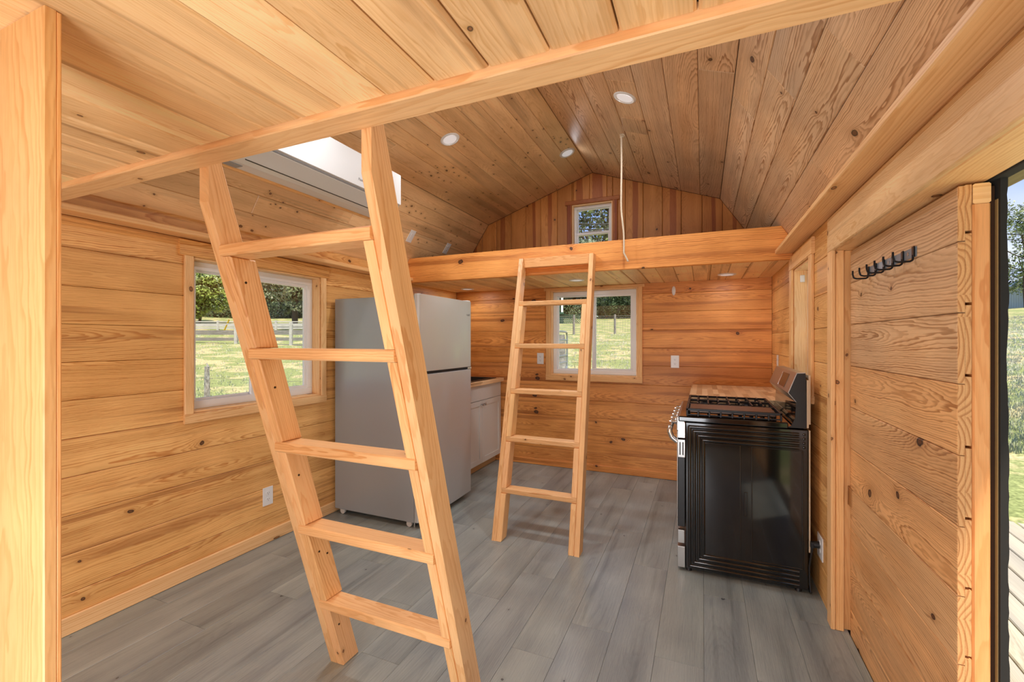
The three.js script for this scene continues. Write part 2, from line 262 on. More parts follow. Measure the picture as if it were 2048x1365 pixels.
{ // gable above the loft: upright boards
  const xs = [-2.82, -2.645, -2.458, -2.27, -2.079, -1.893, -1.708, -1.511, -1.324, -1.143, -0.952, -0.758, -0.574, -0.382, -0.2, -0.006, 0.178, 0.37, 0.6];
  const F = frame([0, 0, ZB], [0, 1, 0], [-1, 0, 0]);
  xs.slice(0, -1).forEach((x0, i) => {
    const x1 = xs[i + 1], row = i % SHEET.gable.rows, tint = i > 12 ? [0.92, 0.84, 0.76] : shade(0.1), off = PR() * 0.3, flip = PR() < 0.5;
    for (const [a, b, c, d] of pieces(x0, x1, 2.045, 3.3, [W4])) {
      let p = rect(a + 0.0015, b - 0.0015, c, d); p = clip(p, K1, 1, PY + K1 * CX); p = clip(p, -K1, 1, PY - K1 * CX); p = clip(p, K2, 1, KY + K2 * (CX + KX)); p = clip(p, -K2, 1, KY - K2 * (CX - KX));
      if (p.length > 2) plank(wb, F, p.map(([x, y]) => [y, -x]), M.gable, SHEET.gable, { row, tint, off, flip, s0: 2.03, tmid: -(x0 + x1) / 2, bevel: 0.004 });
    }
  });
}
{ // floor: grey vinyl planks running to the back wall
  const f = struct('floor'), F = frame([0, 0, 0], [0, 0, 1], [1, 0, 0]);
  add(f, 'slab', box(-2.95, 0.73, -0.15, -0.0095, ZB - 0.13, ZF + 0.13, 0), M.core);
  const w = 0.205, x0 = -0.405 - 12 * w;
  for (let k = 0; x0 + k * w < 0.65; k++) {
    const a = Math.max(XL + 0.002, x0 + k * w), b = Math.min(0.6535, x0 + (k + 1) * w); if (b - a < 0.01) continue;
    for (let z = ZB + 0.001 - [0.32, 0.86, 0.1, 0.6, 1.02, 0.45, 0.78][k % 7] - (k * 37 % 11) * 0.02; z < ZF; z += 1.22) {
      const p = Math.max(z, ZB + 0.001), q = Math.min(z + 1.22, ZF - 0.001); if (q - p < 0.02) continue;
      plank(f, F, rect(p + 0.0004, q - 0.0004, a + 0.0004, b - 0.0004), M.vinyl, SHEET.vinyl, { thick: 0.009, bevel: 0.0011, tmid: x0 + (k + 0.5) * w, s0: z, off: PR() * 0.07, tint: shade(0.025) });
    }
  }
}
{ // ceiling: two steep and two shallow slopes, boards along the room
  const c = struct('ceiling'), L1 = Math.hypot(KX, PY - KY), c1 = KX / L1, s1 = (PY - KY) / L1, d2 = 1.71 - KX, L2 = Math.hypot(d2, d2 * K2), c2 = d2 / L2, s2 = d2 * K2 / L2;
  const slopes = [
    [frame([CX, PY, 0], [0, 0, 1], [-c1, -s1, 0]), 0, L1, 0.1346, M.knotty, SHEET.knotty], [frame([CX - KX, KY, 0], [0, 0, 1], [-c2, -s2, 0]), 0, L2, 0.1335, M.knotty, SHEET.knotty],
    [frame([CX + KX, KY, 0], [0, 0, 1], [-c1, s1, 0]), 0, L1, 0.1882, M.ceil, SHEET.ceil], [frame([CX + KX + d2, KY - d2 * K2, 0], [0, 0, 1], [-c2, s2, 0]), 0, L2, 0.2, M.ceil, SHEET.ceil],
  ];
  for (const [F, t0, t1, w, mat, sheet] of slopes) {
    const G = w > 0.15 ? 0.0014 : 0.0007, n = Math.round((t1 - t0) / w), ww = (t1 - t0) / n; let last = 0;
    for (let k = 0; k < n; k++) {
      const t = t0 + k * ww, cut = ZB + 2.0 + ((k * 0.61 + 0.17) % 1) * 1.3;
      for (const [a, b] of [[ZB, cut], [cut, ZF]]) { let row; do row = Math.floor(PR() * sheet.rows); while (row === last); last = row; plank(c, F, rect(a + 0.0005, b - 0.0005, t + G, t + ww - G), mat, sheet, { row, thick: 0.018, bevel: 0.0035, vary: 0.08 }); }
    }
    add(c, 'sheathing', board(rect(ZB - 0.14, ZF + 0.14, t0 - 0.02, t1 + 0.02), F, 0.08, { n: -0.019, bevel: 0 }), M.core);
  }
}
{ // the loft over the far end and the loft over the camera: deck boards seen from below, with their front beams
  const far = struct('loft_deck_back'), near = struct('loft_deck_front'); far.userData.kind = near.userData.kind = 'structure';
  const Fa = frame([0, 2.022, 0], [0, 0, 1], [-1, 0, 0]), Fn = frame([0, 2.002, 0], [0, 0, 1], [-1, 0, 0]);
  for (let x = -0.646 + 0.1415 * 9; x > XL; x -= 0.1415) { const a = Math.max(XL, x - 0.1415), b = Math.min(XR, x); if (b - a > 0.01) plank(far, Fa, rect(ZB, -3.788, -b + 0.0013, -a - 0.0013), M.fir, SHEET.fir, { thick: 0.019, bevel: 0.004, tint: shade(0.05) }); }
  add(far, 'subfloor', box(XL, XR, 2.0415, 2.06, ZB, -3.789, 0), M.core);
  for (let x = -0.008 + 0.137 * 5; x > XL; x -= 0.137) { const a = Math.max(XL, x - 0.137), b = Math.min(XR, x); if (b - a > 0.01) plank(near, Fn, rect(-0.8535 - 0.001 * PR(), ZF, -b + 0.0016 + 0.001 * PR(), -a - 0.0016), M.fir, SHEET.fir, { thick: 0.019, bevel: 0.006, tint: shade(0.08) }); }
  add(near, 'subfloor', box(XL, XR, 2.0215, 2.05, -0.853, ZF, 0), M.core);
  let p = rect(XL, XR, 2.013, 2.262); p = clip(p, K2, 1, KY + K2 * (CX + KX)); p = clip(p, -K2, 1, KY - K2 * (CX - KX));
  const b1 = add(scene, 'loft_beam', board(p, frame([0, 0, -3.75], [1, 0, 0], [0, 1, 0]), 0.038, { sheet: { ...SHEET.red, rowM: 0.26 }, row: 3, off: 0.02, bevel: 0.005, tint: [1.06, 1.02, 0.95] }), M.red);
  b1.userData.kind = 'structure'; b1.name = 'beam_back';
  const b2 = struct('beam_front');
  timber(b2, 'beam_board', [-2.699, 2.052, -0.894], [0.485, 2.052, -0.894], [0, 1, 0], 0.134, 0.081, wood({ ...SHEET.stud }, 0.45), { ...SHEET.stud, Lm: 3.3, rowM: 0.145 }, { tint: [1.04, 1.03, 1.0], bevel: 0.003 });
}
// ---------------------------------------------------------------- trim
function trim(name, p0, p1, up, w, d, mat = M.stud, sheet = SHEET.stud, o = {}) {
  const g = timber(scene, name, p0, p1, up, w, d, mat, { ...sheet, Lm: Math.max(sheet.Lm, V(...p0).distanceTo(V(...p1)) + 0.05) }, o); g.userData.kind = 'structure'; g.name = name; return g;
}
trim('trim_1', [0.543, 2.071, -3.75], [0.543, 2.071, ZF], [1, 0, 0], 0.114, 0.03, M.stud, { ...SHEET.stud, rowM: 0.13 }, { tint: [1.0, 0.93, 0.82] });          // ledge along the right wall
trim('trim_2', [-2.762, 2.046, -3.75], [-2.762, 2.046, ZF], [1, 0, 0], 0.116, 0.032, M.stud, { ...SHEET.stud, rowM: 0.13 }, { tint: [1.0, 0.9, 0.75] });        // ledge along the left wall
trim('baseboard_left', [XL + 0.007, 0.045, ZB + 0.015], [XL + 0.007, 0.045, ZF], [0, 1, 0], 0.088, 0.0135, M.stud, SHEET.stud, { tint: [1.02, 1, 0.95] });
trim('baseboard_back', [XL + 0.015, 0.036, ZB + 0.007], [XR, 0.036, ZB + 0.007], [0, 1, 0], 0.07, 0.0135, M.red, SHEET.red, { tint: [0.95, 0.86, 0.75] });
trim('trim_3', [0.59, 1.951, -2.705], [0.59, 1.951, ZF], [0, 1, 0], 0.172, 0.019, M.fir, { ...SHEET.fir, rowM: 0.18 }, { tint: [0.97, 0.97, 0.98] });               // header casing over the doorway
trim('trim_4', [0.59, 0.001, -2.67], [0.59, 1.865, -2.67], [0, 0, 1], 0.078, 0.019, M.stud, SHEET.stud, { tint: [1, 0.93, 0.84] });                           // door casing
trim('trim_5', [0.618, 0.001, -2.671], [0.618, 1.864, -2.671], [0, 0, 1], 0.076, 0.034, M.stud, SHEET.stud, { tint: [0.98, 0.88, 0.74] });                      // jamb
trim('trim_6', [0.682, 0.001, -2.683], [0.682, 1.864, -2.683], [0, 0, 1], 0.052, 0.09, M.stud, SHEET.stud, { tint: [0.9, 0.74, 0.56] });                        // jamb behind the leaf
trim('trim_7', [0.664, 1.875, -2.71], [0.664, 1.875, -0.6], [1, 0, 0], 0.128, 0.018, M.stud, SHEET.stud, { tint: [1, 0.95, 0.86] });                          // head jamb
{ // outside: eaves (left one out of view, placed to shade the left window), the rubber strip over the doorway
  const e = struct('trim_8'); add(e, 'weather_strip', box(0.731, 0.765, 1.864, 1.9, -2.7, -0.6, 0.004), M.felt);
  const e2 = struct('roof'); for (const [x0, x1] of [[0.74, 1.07], [-3.3, -2.96]]) { timber(e2, 'eave_board', [(x0 + x1) / 2, 2.02, -5.1], [(x0 + x1) / 2, 2.02, 1.6], [1, 0, 0], x1 - x0, 0.03, M.deck, { ...SHEET.deck, Lm: 7, rowM: 0.4 }, { tint: [0.75, 0.66, 0.42] }); }
}
{ // the closed door leaf, its board ends and layers towards the camera
  const d = struct('door_1'), F = frame([0.657, 0, 0], [0, 0, 1], [0, 1, 0]), y = [-0.008, 0.12, 0.32, 0.513, 0.705, 0.9, 1.1, 1.3, 1.5, 1.7, 1.856];
  const endMat = new THREE.MeshPhysicalMaterial({ map: endGrain(), vertexColors: false, color: 0xffffff, roughness: 0.7 });
  y.slice(0, -1).forEach((a, i) => {
    // shiplapped: the back half of each board sits higher than its face, leaving a notch behind each joint
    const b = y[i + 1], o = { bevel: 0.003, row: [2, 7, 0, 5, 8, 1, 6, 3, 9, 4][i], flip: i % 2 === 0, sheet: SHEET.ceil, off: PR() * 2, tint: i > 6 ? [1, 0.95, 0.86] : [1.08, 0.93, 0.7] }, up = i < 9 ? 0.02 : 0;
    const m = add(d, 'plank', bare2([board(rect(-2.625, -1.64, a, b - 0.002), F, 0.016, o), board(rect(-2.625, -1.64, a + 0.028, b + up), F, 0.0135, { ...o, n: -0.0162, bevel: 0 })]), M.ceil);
    const k = (i * 0.37) % 0.7, eg = (w, c, p, q) => { const g = new THREE.PlaneGeometry(w, q - p), uv = g.attributes.uv; for (let j = 0; j < uv.count; j++) uv.setXY(j, k + (c - 0.65 + (uv.getX(j) - 0.5) * w) * 5, (i * 0.291) % 1 + (p - a) + uv.getY(j) * (q - p)); return moved(g, c, (p + q) / 2, -1.6394); };
    add(m, 'end_grain', bare([eg(0.0155, 0.665, a + 0.001, b - 0.003), eg(0.0135, 0.68, a + 0.028, b + up)]), endMat);
  });
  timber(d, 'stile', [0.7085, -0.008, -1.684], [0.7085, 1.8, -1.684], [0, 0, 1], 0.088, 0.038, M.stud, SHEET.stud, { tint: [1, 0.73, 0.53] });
  timber(d, 'rail', [0.7085, 1.829, -2.62], [0.7085, 1.829, -1.64], [0, 1, 0], 0.056, 0.038, M.stud, SHEET.stud, { tint: [1.02, 0.95, 0.85] });
  add(d, 'sheathing', box(0.7285, 0.741, -0.008, 1.85, -2.62, -1.652, 0.002), M.osb);
  add(d, 'plywood_edge', box(0.7412, 0.7438, 0.0, 1.81, -2.62, -1.643, 0.0005), flat(0xa98d5c, 0.8));
  const sh = new THREE.Shape(), R = rng(19); sh.moveTo(0.744, -0.01); const N = 90; const ed = (t) => 0.7605 + 0.0018 * n2(t * 60, 3.3) + (t > 0.66 && t < 0.8 ? -0.0045 * Math.sin((t - 0.66) / 0.14 * Math.PI) : 0) + (t > 0.86 ? -0.002 : 0) + (t < 0.3 ? 0.002 : 0) + (R() - 0.5) * 0.0006;
  for (let i = 0; i <= N; i++) sh.lineTo(ed(i / N), -0.01 + 1.89 * i / N); sh.lineTo(0.744, 1.88);
  add(d, 'weather_strip', moved(new THREE.ExtrudeGeometry(sh, { depth: 0.9, bevelEnabled: false }), 0, 0, -2.535), M.felt);
  const hg = []; for (const [z, h] of [[-2.628, 0.06], [-2.628, 0.06]]) hg.push(h); // hinge plates sit in the jamb
  add(d, 'hinge', box(0.653, 0.6575, 0.62, 0.71, -2.652, -2.6, 0.001), flat(0xb07c46, 0.6));
}
function bare2(gs) { return mergeGeometries(gs); }
function endGrain() {
  const W = 512, H = 512, d = new Uint8Array(W * H * 4), R = rng(9), cs = []; for (let i = 0; i < 6; i++) cs.push([R() * 0.9 - 0.5, (i + R()) / 6]);
  for (let y = 0; y < H; y++) for (let x = 0; x < W; x++) { let best = 9, c = cs[0]; const X = x / W * 0.2, Y = y / H * 1.0; for (const q of cs) if (Math.abs(q[1] - Y) < best) { best = Math.abs(q[1] - Y); c = q; } const r = Math.hypot(X - c[0] * 0.1, (Y - c[1]) * 0.75), f = (r / 0.011 + 0.3 * n2(X * 50, Y * 20)) % 1, l = smooth(0.4, 0.85, f) * (1 - smooth(0.9, 1, f)), i = (y * W + x) * 4, n = 8 * n2(x * 0.7, y * 0.7); d[i] = 226 - 34 * l + n; d[i + 1] = 172 - 42 * l + n; d[i + 2] = 114 - 38 * l + n; d[i + 3] = 255; }
  return dataTex(d, W, H);
}
// ---------------------------------------------------------------- windows: casing, lining, vinyl frame, sashes with their panes
function makeWindow(name, F, [s0, s1, t0, t1], o) {
  const w = struct(name), N = V().crossVectors(F.S, F.T), at = (s, t, n) => V().copy(F.O).addScaledVector(F.S, s).addScaledVector(F.T, t).addScaledVector(N, n).toArray(), D = o.depth ?? 0.115, f = o.fw ?? 0.05, cs = o.casing ?? 0.05, ch = o.head ?? 0.09, cb = o.sill ?? 0.057, mat = o.mat ?? M.stud, sheet = o.sheet ?? SHEET.stud, c = 0.0095, th = 0.018, hd = o.headOver ?? 0.03, tc = o.tint ?? [1, 0.96, 0.88];
  timber(w, 'casing', at(s0 - cs / 2, t0, c), at(s0 - cs / 2, t1, c), F.S.toArray(), cs, th, mat, sheet, { tint: tc });
  timber(w, 'casing', at(s1 + cs / 2, t0, c), at(s1 + cs / 2, t1, c), F.S.toArray(), cs, th, mat, sheet, { tint: tc });
  timber(w, 'head_casing', at(s0 - cs - hd, t1 + ch / 2, c), at(s1 + cs + hd, t1 + ch / 2, c), F.T.toArray(), ch, th, o.headMat ?? mat, o.headSheet ?? sheet, { tint: tc });
  timber(w, 'sill_casing', at(s0 - cs, t0 - cb / 2, c), at(s1 + cs, t0 - cb / 2, c), F.T.toArray(), cb, th, mat, sheet, { tint: tc });
  const jm = o.jambMat ?? M.stud, j = 0.012, jt = [1.04, 1.03, 1], mid = -D / 2 + 0.0;
  for (const s of [s0 + j / 2, s1 - j / 2]) timber(w, 'jamb', at(s, t0, mid), at(s, t1, mid), N.toArray(), D, j, jm, { ...SHEET.stud, rowM: 0.12 }, { tint: jt, bevel: 0.001 });
  for (const t of [t0 + j / 2, t1 - j / 2]) timber(w, 'jamb', at(s0 + j, t, mid), at(s1 - j, t, mid), N.toArray(), D, j, jm, { ...SHEET.stud, rowM: 0.12 }, { tint: jt, bevel: 0.001 });
  const ring = (a, b, c2, d2, wd, n0, n1) => bare([[a, b, c2, c2 + wd], [a, b, d2 - wd, d2], [a, a + wd, c2 + wd, d2 - wd], [b - wd, b, c2 + wd, d2 - wd]].map(([p, q, r, s]) => board(rect(p, q, r, s), F, n1 - n0, { n: n1, bevel: 0.003 })));
  const a = s0 + j, b = s1 - j, e = t0 + j, h = t1 - j, n0 = -D - 0.005, n1 = -D + 0.045;
  add(w, 'frame', ring(a, b, e, h, f, n0, n1), M.whitePlastic);
  const sash = (p, q, r, s, wd, n) => { const g = add(w, 'sash', ring(p, q, r, s, wd, n, n + 0.018), M.whitePlastic); const pn = add(g, 'pane', board(rect(p + wd * 0.8, q - wd * 0.8, r + wd * 0.8, s - wd * 0.8), F, 0.004, { n: n + 0.01, bevel: 0 }), M.glass); pn.castShadow = false; return g; };
  if (o.hung) { const m = o.meet; sash(a + f * 0.7, b - f * 0.7, m - 0.012, h - f * 0.6, 0.022, n0 + 0.003); sash(a + f * 0.6, b - f * 0.6, e + f * 0.6, m + 0.02, 0.03, n0 + 0.024); add(w, 'sash_lock', bare([board(rect((a + b) / 2 - 0.1, (a + b) / 2 + 0.1, m + 0.02, m + 0.026), F, 0.02, { n: n0 + 0.055 })]), M.whitePlastic); }
  else { const m = o.meet; sash(a + f * 0.85, m + 0.02, e + f * 0.85, h - f * 0.85, o.sw0 ?? 0.02, n0 + 0.003); sash(m - 0.02, b - f * 0.85, e + f * 0.85, h - f * 0.85, o.sw1 ?? 0.03, n0 + 0.025); if (o.latch) add(w, 'sash_lock', board(rect(m + 0.005, m + 0.1, e + f, e + f + 0.02), F, 0.022, { n: n1 + 0.004, bevel: 0.003 }), M.whitePlastic); }
  return w;
}
makeWindow('window_1', FL, W1, { depth: 0.115, fw: 0.052, casing: 0.051, head: 0.094, sill: 0.057, headOver: 0.028, meet: 2.15, latch: true, headMat: M.wall, headSheet: SHEET.wall });
makeWindow('window_2', FB, W2, { depth: 0.11, fw: 0.045, casing: 0.052, head: 0.032, sill: 0.06, headOver: 0.022, meet: -1.11, tint: [0.98, 0.88, 0.72] });
makeWindow('window_3', FR, W3, { depth: 0.125, fw: 0.018, casing: 0.08, head: 0.1, sill: 0.05, headOver: 0.012, meet: 1.5, hung: true, tint: [1, 0.92, 0.78] });
makeWindow('window_4', FB, W4, { depth: 0.09, fw: 0.03, casing: 0.052, head: 0.045, sill: 0.05, headOver: 0.022, meet: 2.61, hung: true, mat: M.gable, sheet: { ...SHEET.gable, Lm: 1.6 }, tint: [0.72, 0.54, 0.44], jambMat: M.stud });
{ const c = add(scene, 'window_latch', rb(0.028, 0.05, 0.012, 0.005), M.whitePlastic, [0.648, 1.862, -3.702]); tag(c, 'small white latch clip high on the jamb of the window beside the doorway', 'clip'); }

// ---------------------------------------------------------------- ladders
function ladder(name, label, o) {                                      // o: stile lines, treads
  const g = thing(name, label, 'ladder'); const D = 0.089, th = 0.038, m = o.m, l = Math.hypot(1, m), hz = D * l;
  const zf = (y) => o.z0 + m * y;                                      // front edge of the stiles
  // an outline in (y, z) becomes a board in a plane of constant x whose grain runs along the stile
  const side = (x, face, poly, name, tint, b = 0.005) => {
    const F = { O: V(x(0), 0, o.z0), S: V(0, 1 / l, m / l), T: V(0, -face * m / l, face / l), N: V(face, 0, 0) };
    return add(g, name, board(poly.map(([y, z]) => [(y + m * (z - o.z0)) / l, face * (z - o.z0 - m * y) / l]), F, th, { sheet: SHEET.stud, row: Math.floor(PR() * 10), off: PR() * 0.2, bevel: b, tint, flip: PR() < 0.5, tmid: -face * D / 2 }), M.stud);
  };
  const outline = (y0, y1) => [[y0, zf(y0)], [y1, zf(y1)], [y1, zf(y1) - o.back * hz], [y0, zf(y0) - o.back * hz]];
  for (const k of [-1, 1]) {                                           // left, right; stiles face inwards
    const inner = k < 0 ? o.xl : o.xr;
    let p = outline(0, o.top); if (o.beamZ !== undefined) p = clip(p, 0, 1, o.beamZ);
    sheared(side(() => inner(0), -k, p, 'stile', o.tint ?? [1, 0.97, 0.92]), k < 0 ? o.sl : o.sr);
    const ys = [0, ...o.treads.flatMap((y) => [y - th, y]), o.blockTop ?? o.treads[o.treads.length - 1] - th];
    for (let i = 0; i < ys.length - 1; i += 2) if (ys[i + 1] - ys[i] > 0.03) {
      let q = outline(ys[i] + 0.001, ys[i + 1] - 0.001); if (o.beamZ !== undefined) q = clip(q, 0, 1, o.beamZ);
      sheared(side(() => inner(0) - k * th, -k, q, 'spacer_block', [1.02, 0.97 - 0.05 * PR(), 0.9 - 0.08 * PR()], 0.004), k < 0 ? o.sl : o.sr);
    }
  }
  for (const y of o.treads) {
    const a = o.xl(y) + 0.0005, b = o.xr(y) - 0.0005, z = zf(y) - D / 2 * o.back + 0.001;
    timber(g, 'tread', [a, y - th / 2, z], [b, y - th / 2, z], [0, 1, 0], th, D, M.stud, SHEET.stud, { tint: [1, 0.93, 0.84], bevel: 0.005 });
  }
  return g;
}
function sheared(mesh, k) { const p = mesh.geometry.attributes.position; for (let i = 0; i < p.count; i++) p.setX(i, p.getX(i) + k * p.getY(i)); return mesh; }
ladder('loft_ladder', 'near pine ladder with five treads leaning against the front loft beam by the camera', { m: 0.299, z0: -1.495, back: 1, top: 2.12, beamZ: -0.9352, treads: [0.334, 0.69, 1.041, 1.394, 1.741], xl: () => -1.478, xr: () => -0.845, sl: 0, sr: 0 });
const l2 = ladder('loft_ladder', 'far pine ladder with five treads and a top rail leaning on the back loft beam', { m: -0.376, z0: -2.85, back: 1, top: 2.152, treads: [0.339, 0.69, 1.041, 1.398, 1.757], xl: (y) => -1.344 - 0.0552 * y, xr: (y) => -0.783 - 0.0418 * y, sl: -0.0552, sr: -0.0418, blockTop: 1.72, tint: [1, 0.93, 0.84] });
timber(l2, 'top_rail', [-1.46, 2.112, -3.692], [-0.876, 2.112, -3.692], [0, 1, 0], 0.085, 0.038, M.stud, SHEET.stud, { tint: [0.96, 0.78, 0.6] });
{ // screw heads on the near ladder's stile faces
  const mat = flat(0x4a3a28, 0.4, { metalness: 0.6 }), s = new THREE.CylinderGeometry(0.0042, 0.0042, 0.0024, 10), l1 = scene.getObjectByName('loft_ladder');
  for (const [y, dz] of [[1.62, -0.03], [1.25, -0.032], [0.9, -0.032], [0.56, -0.03], [0.535, -0.065], [0.2, -0.03]]) add(l1, 'screw', s, mat, [-1.4395, y, -1.495 + 0.299 * y + dz], [0, 0, Math.PI / 2]);
}
{ // post holding the near loft
  const p = thing('loft_post', 'upright pine post under the near loft at the left edge of the picture', 'post', [-1.12, 0, -0.394]);
  const a = board(rect(0.001, 2.0015, -0.085, 0.085), frame([-0.01, 0, 0.0085], [0, 1, 0], [-1, 0, 0]), 0.0165, { sheet: { ...SHEET.stud, rowM: 0.18 }, row: 3, off: 0.1, bevel: 0.002, tint: [0.92, 0.87, 0.72] });
  add(p, 'face_board', a, M.stud);
  add(p, 'side_board', board(rect(0.001, 2.0015, -0.016, -0.0082), frame([0.075, 0, 0.0], [0, 1, 0], [0, 0, 1]), 0.16, { sheet: { ...SHEET.stud, rowM: 0.06 }, row: 2, off: 0.1, bevel: 0.002, tint: [1.0, 0.85, 0.66] }), M.stud);
}
// ---------------------------------------------------------------- refrigerator
const font = await new FontLoader().loadAsync('fonts/droid/droid_sans_regular.typeface.json');
const words = (s, size, depth = 0.0006) => { const g = new TextGeometry(s, { font, size, depth, curveSegments: 3 }); g.computeBoundingBox(); const b = g.boundingBox; g.translate(-(b.min.x + b.max.x) / 2, -(b.min.y + b.max.y) / 2, 0); return g; };
function smudged(seed, base, amp, streak) {
  const W = 512, H = 512, d = new Uint8Array(W * H * 4);
  for (let y = 0; y < H; y++) for (let x = 0; x < W; x++) { const v = base + amp * fbm(x / 70 + seed, y / 90, 5) + streak * n2(x * 0.9 + seed, y / 60), i = (y * W + x) * 4; d[i] = d[i + 1] = d[i + 2] = clamp(v, 0, 255); d[i + 3] = 255; }
  return dataTex(d, W, H, false);
}
{
  const f = thing('refrigerator', 'tall stainless top-freezer refrigerator with grey side standing by the left wall', 'refrigerator', [-2.4, 0, -3.2]);
  const skin = new THREE.MeshPhysicalMaterial({ color: 0xd2d6d6, metalness: 0.55, roughness: 0.85, roughnessMap: smudged(3, 122, 34, 14) }), sideMat = flat(0xa3a8aa, 0.28, { metalness: 0.15 });
  const X = (x) => x + 2.4, Z = (z) => z + 3.2;
  add(f, 'cabinet', box(X(-2.785), X(-2.004), 0.044, 1.765, Z(-3.612), Z(-2.79), 0.004), sideMat);
  for (const [n, a, b] of [['door', 0.049, 1.163], ['freezer_door', 1.186, 1.778]]) {
    const sh = new THREE.Shape(), r = 0.028, x0 = X(-1.995), x1 = X(-1.956), z0 = Z(-3.612), z1 = Z(-2.79);
    sh.moveTo(x0, -z0); sh.lineTo(x0, -z1); sh.lineTo(x1 - r, -z1); sh.quadraticCurveTo(x1, -z1, x1, -(z1 - r)); sh.quadraticCurveTo(x1 + 0.012, -(z0 + z1) / 2, x1, -(z0 + r)); sh.quadraticCurveTo(x1, -z0, x1 - r, -z0); sh.lineTo(x0, -z0);
    const g = new THREE.ExtrudeGeometry(sh, { depth: b - a - 0.006, bevelEnabled: true, bevelSize: 0.002, bevelThickness: 0.003, bevelSegments: 2, curveSegments: 14 }); g.rotateX(-Math.PI / 2); g.translate(0, a + 0.003, 0); g.rotateX(0);
    add(f, n, g, skin);
  }
  add(f, 'door_gap', box(X(-2.003), X(-1.975), 1.16, 1.19, Z(-3.6), Z(-2.80), 0.002), M.slot);
  add(f, 'centre_hinge', box(X(-1.99), X(-1.954), 1.166, 1.183, Z(-3.606), Z(-3.54), 0.002), M.chrome);
  add(f, 'top_hinge', bare([box(X(-2.04), X(-1.965), 1.778, 1.79, Z(-3.605), Z(-3.55), 0.004), box(X(-2.2), X(-2.03), 1.765, 1.784, Z(-3.605), Z(-3.56), 0.004)]), M.whitePlastic);
  const t = add(f, 'lettering', words('Leonard', 0.02), flat(0x66686a, 0.4)); t.position.set(X(-1.9525), 1.657, Z(-3.52)); t.rotation.y = Math.PI / 2;
  add(f, 'toe_grille', box(X(-2.03), X(-2.0), 0.018, 0.052, Z(-3.58), Z(-2.82), 0.003), M.blackSatin);
  for (const [x, z] of [[-2.06, -2.815], [-2.06, -3.585], [-2.72, -2.815], [-2.72, -3.585]]) { const w = add(f, 'caster', new THREE.CylinderGeometry(0.024, 0.024, 0.016, 20), M.caster, [X(x), 0.0245, Z(z)], [Math.PI / 2, 0, 0]); add(w, 'fork', rb(0.05, 0.022, 0.03, 0.004), M.caster, [0, 0, -0.022]); }
  add(f, 'levelling_foot', bare([moved(new THREE.CylinderGeometry(0.006, 0.006, 0.05, 10), X(-2.015), 0.026, Z(-2.815))]), M.chrome);
}
// ---------------------------------------------------------------- sink cabinet, worktops, sink
function butcherTex() {
  const W = 1024, H = 1024, d = new Uint8Array(W * H * 4), R = rng(33), st = [];
  for (let r = 0; r < 26; r++) { const row = []; let x = -R() * 300; while (x < W) { const l = 190 + R() * 260; row.push([x, x + l, R(), R() * 100]); x += l; } st.push(row); }
  for (let y = 0; y < H; y++) { const r = Math.floor(y / H * 26), ry = y / H * 26 - r; for (let x = 0; x < W; x++) { const q = st[r].find((s) => x >= s[0] && x < s[1]) ?? st[r][0], k = q[2], g = 8 * n2(x / 26 + q[3], y * 1.1 + q[3] * 7) + 5 * n2(x / 9, y * 2.3), e = ry < 0.03 || x - q[0] < 1.5 ? -26 : 0, i = (y * W + x) * 4; d[i] = clamp(222 + (k - 0.5) * 54 + g + e, 0, 255); d[i + 1] = clamp(184 + (k - 0.5) * 58 + g + e, 0, 255); d[i + 2] = clamp(138 + (k - 0.5) * 54 + g + e, 0, 255); d[i + 3] = 255; } }
  return dataTex(d, W, H);
}
const block = new THREE.MeshPhysicalMaterial({ map: butcherTex(), roughness: 0.3 });
function slab(x0, x1, y0, y1, z0, z1, alongZ) {
  const g = box(x0, x1, y0, y1, z0, z1, 0.004), p = g.attributes.position, u = g.attributes.uv, n = g.attributes.normal;
  for (let i = 0; i < p.count; i++) { const a = alongZ ? p.getZ(i) : p.getX(i), b = alongZ ? p.getX(i) : p.getZ(i); u.setXY(i, a * 0.62, (b + (Math.abs(n.getY(i)) < 0.5 ? p.getY(i) * 0.9 : 0)) * 0.9); } return g;
}
function shaker(parent, name, x, face, y0, y1, z0, z1) {               // a frame-and-panel door facing +-x
  const g = add(parent, name, bare([box(x - 0.009, x + 0.009, y0, y1, z0, z0 + 0.057, 0.002), box(x - 0.009, x + 0.009, y0, y1, z1 - 0.057, z1, 0.002), box(x - 0.009, x + 0.009, y0, y0 + 0.057, z0 + 0.057, z1 - 0.057, 0.002), box(x - 0.009, x + 0.009, y1 - 0.057, y1, z0 + 0.057, z1 - 0.057, 0.002)]), M.cabinet);
  add(g, 'panel', box(x - 0.006 - face * 0.002, x + 0.003 - face * 0.002, y0 + 0.05, y1 - 0.05, z0 + 0.05, z1 - 0.05, 0.001), M.cabinet); return g;
}
function knob(parent, x, y, z) { const g = new THREE.LatheGeometry([[0, 0], [0.009, 0], [0.0085, 0.003], [0.005, 0.006], [0.005, 0.014], [0.0135, 0.02], [0.015, 0.025], [0.012, 0.03], [0, 0.0315]].map((p) => new THREE.Vector2(...p)), 20); return add(parent, 'knob', g, M.steel, [x, y, z], [0, 0, -Math.PI / 2]); }
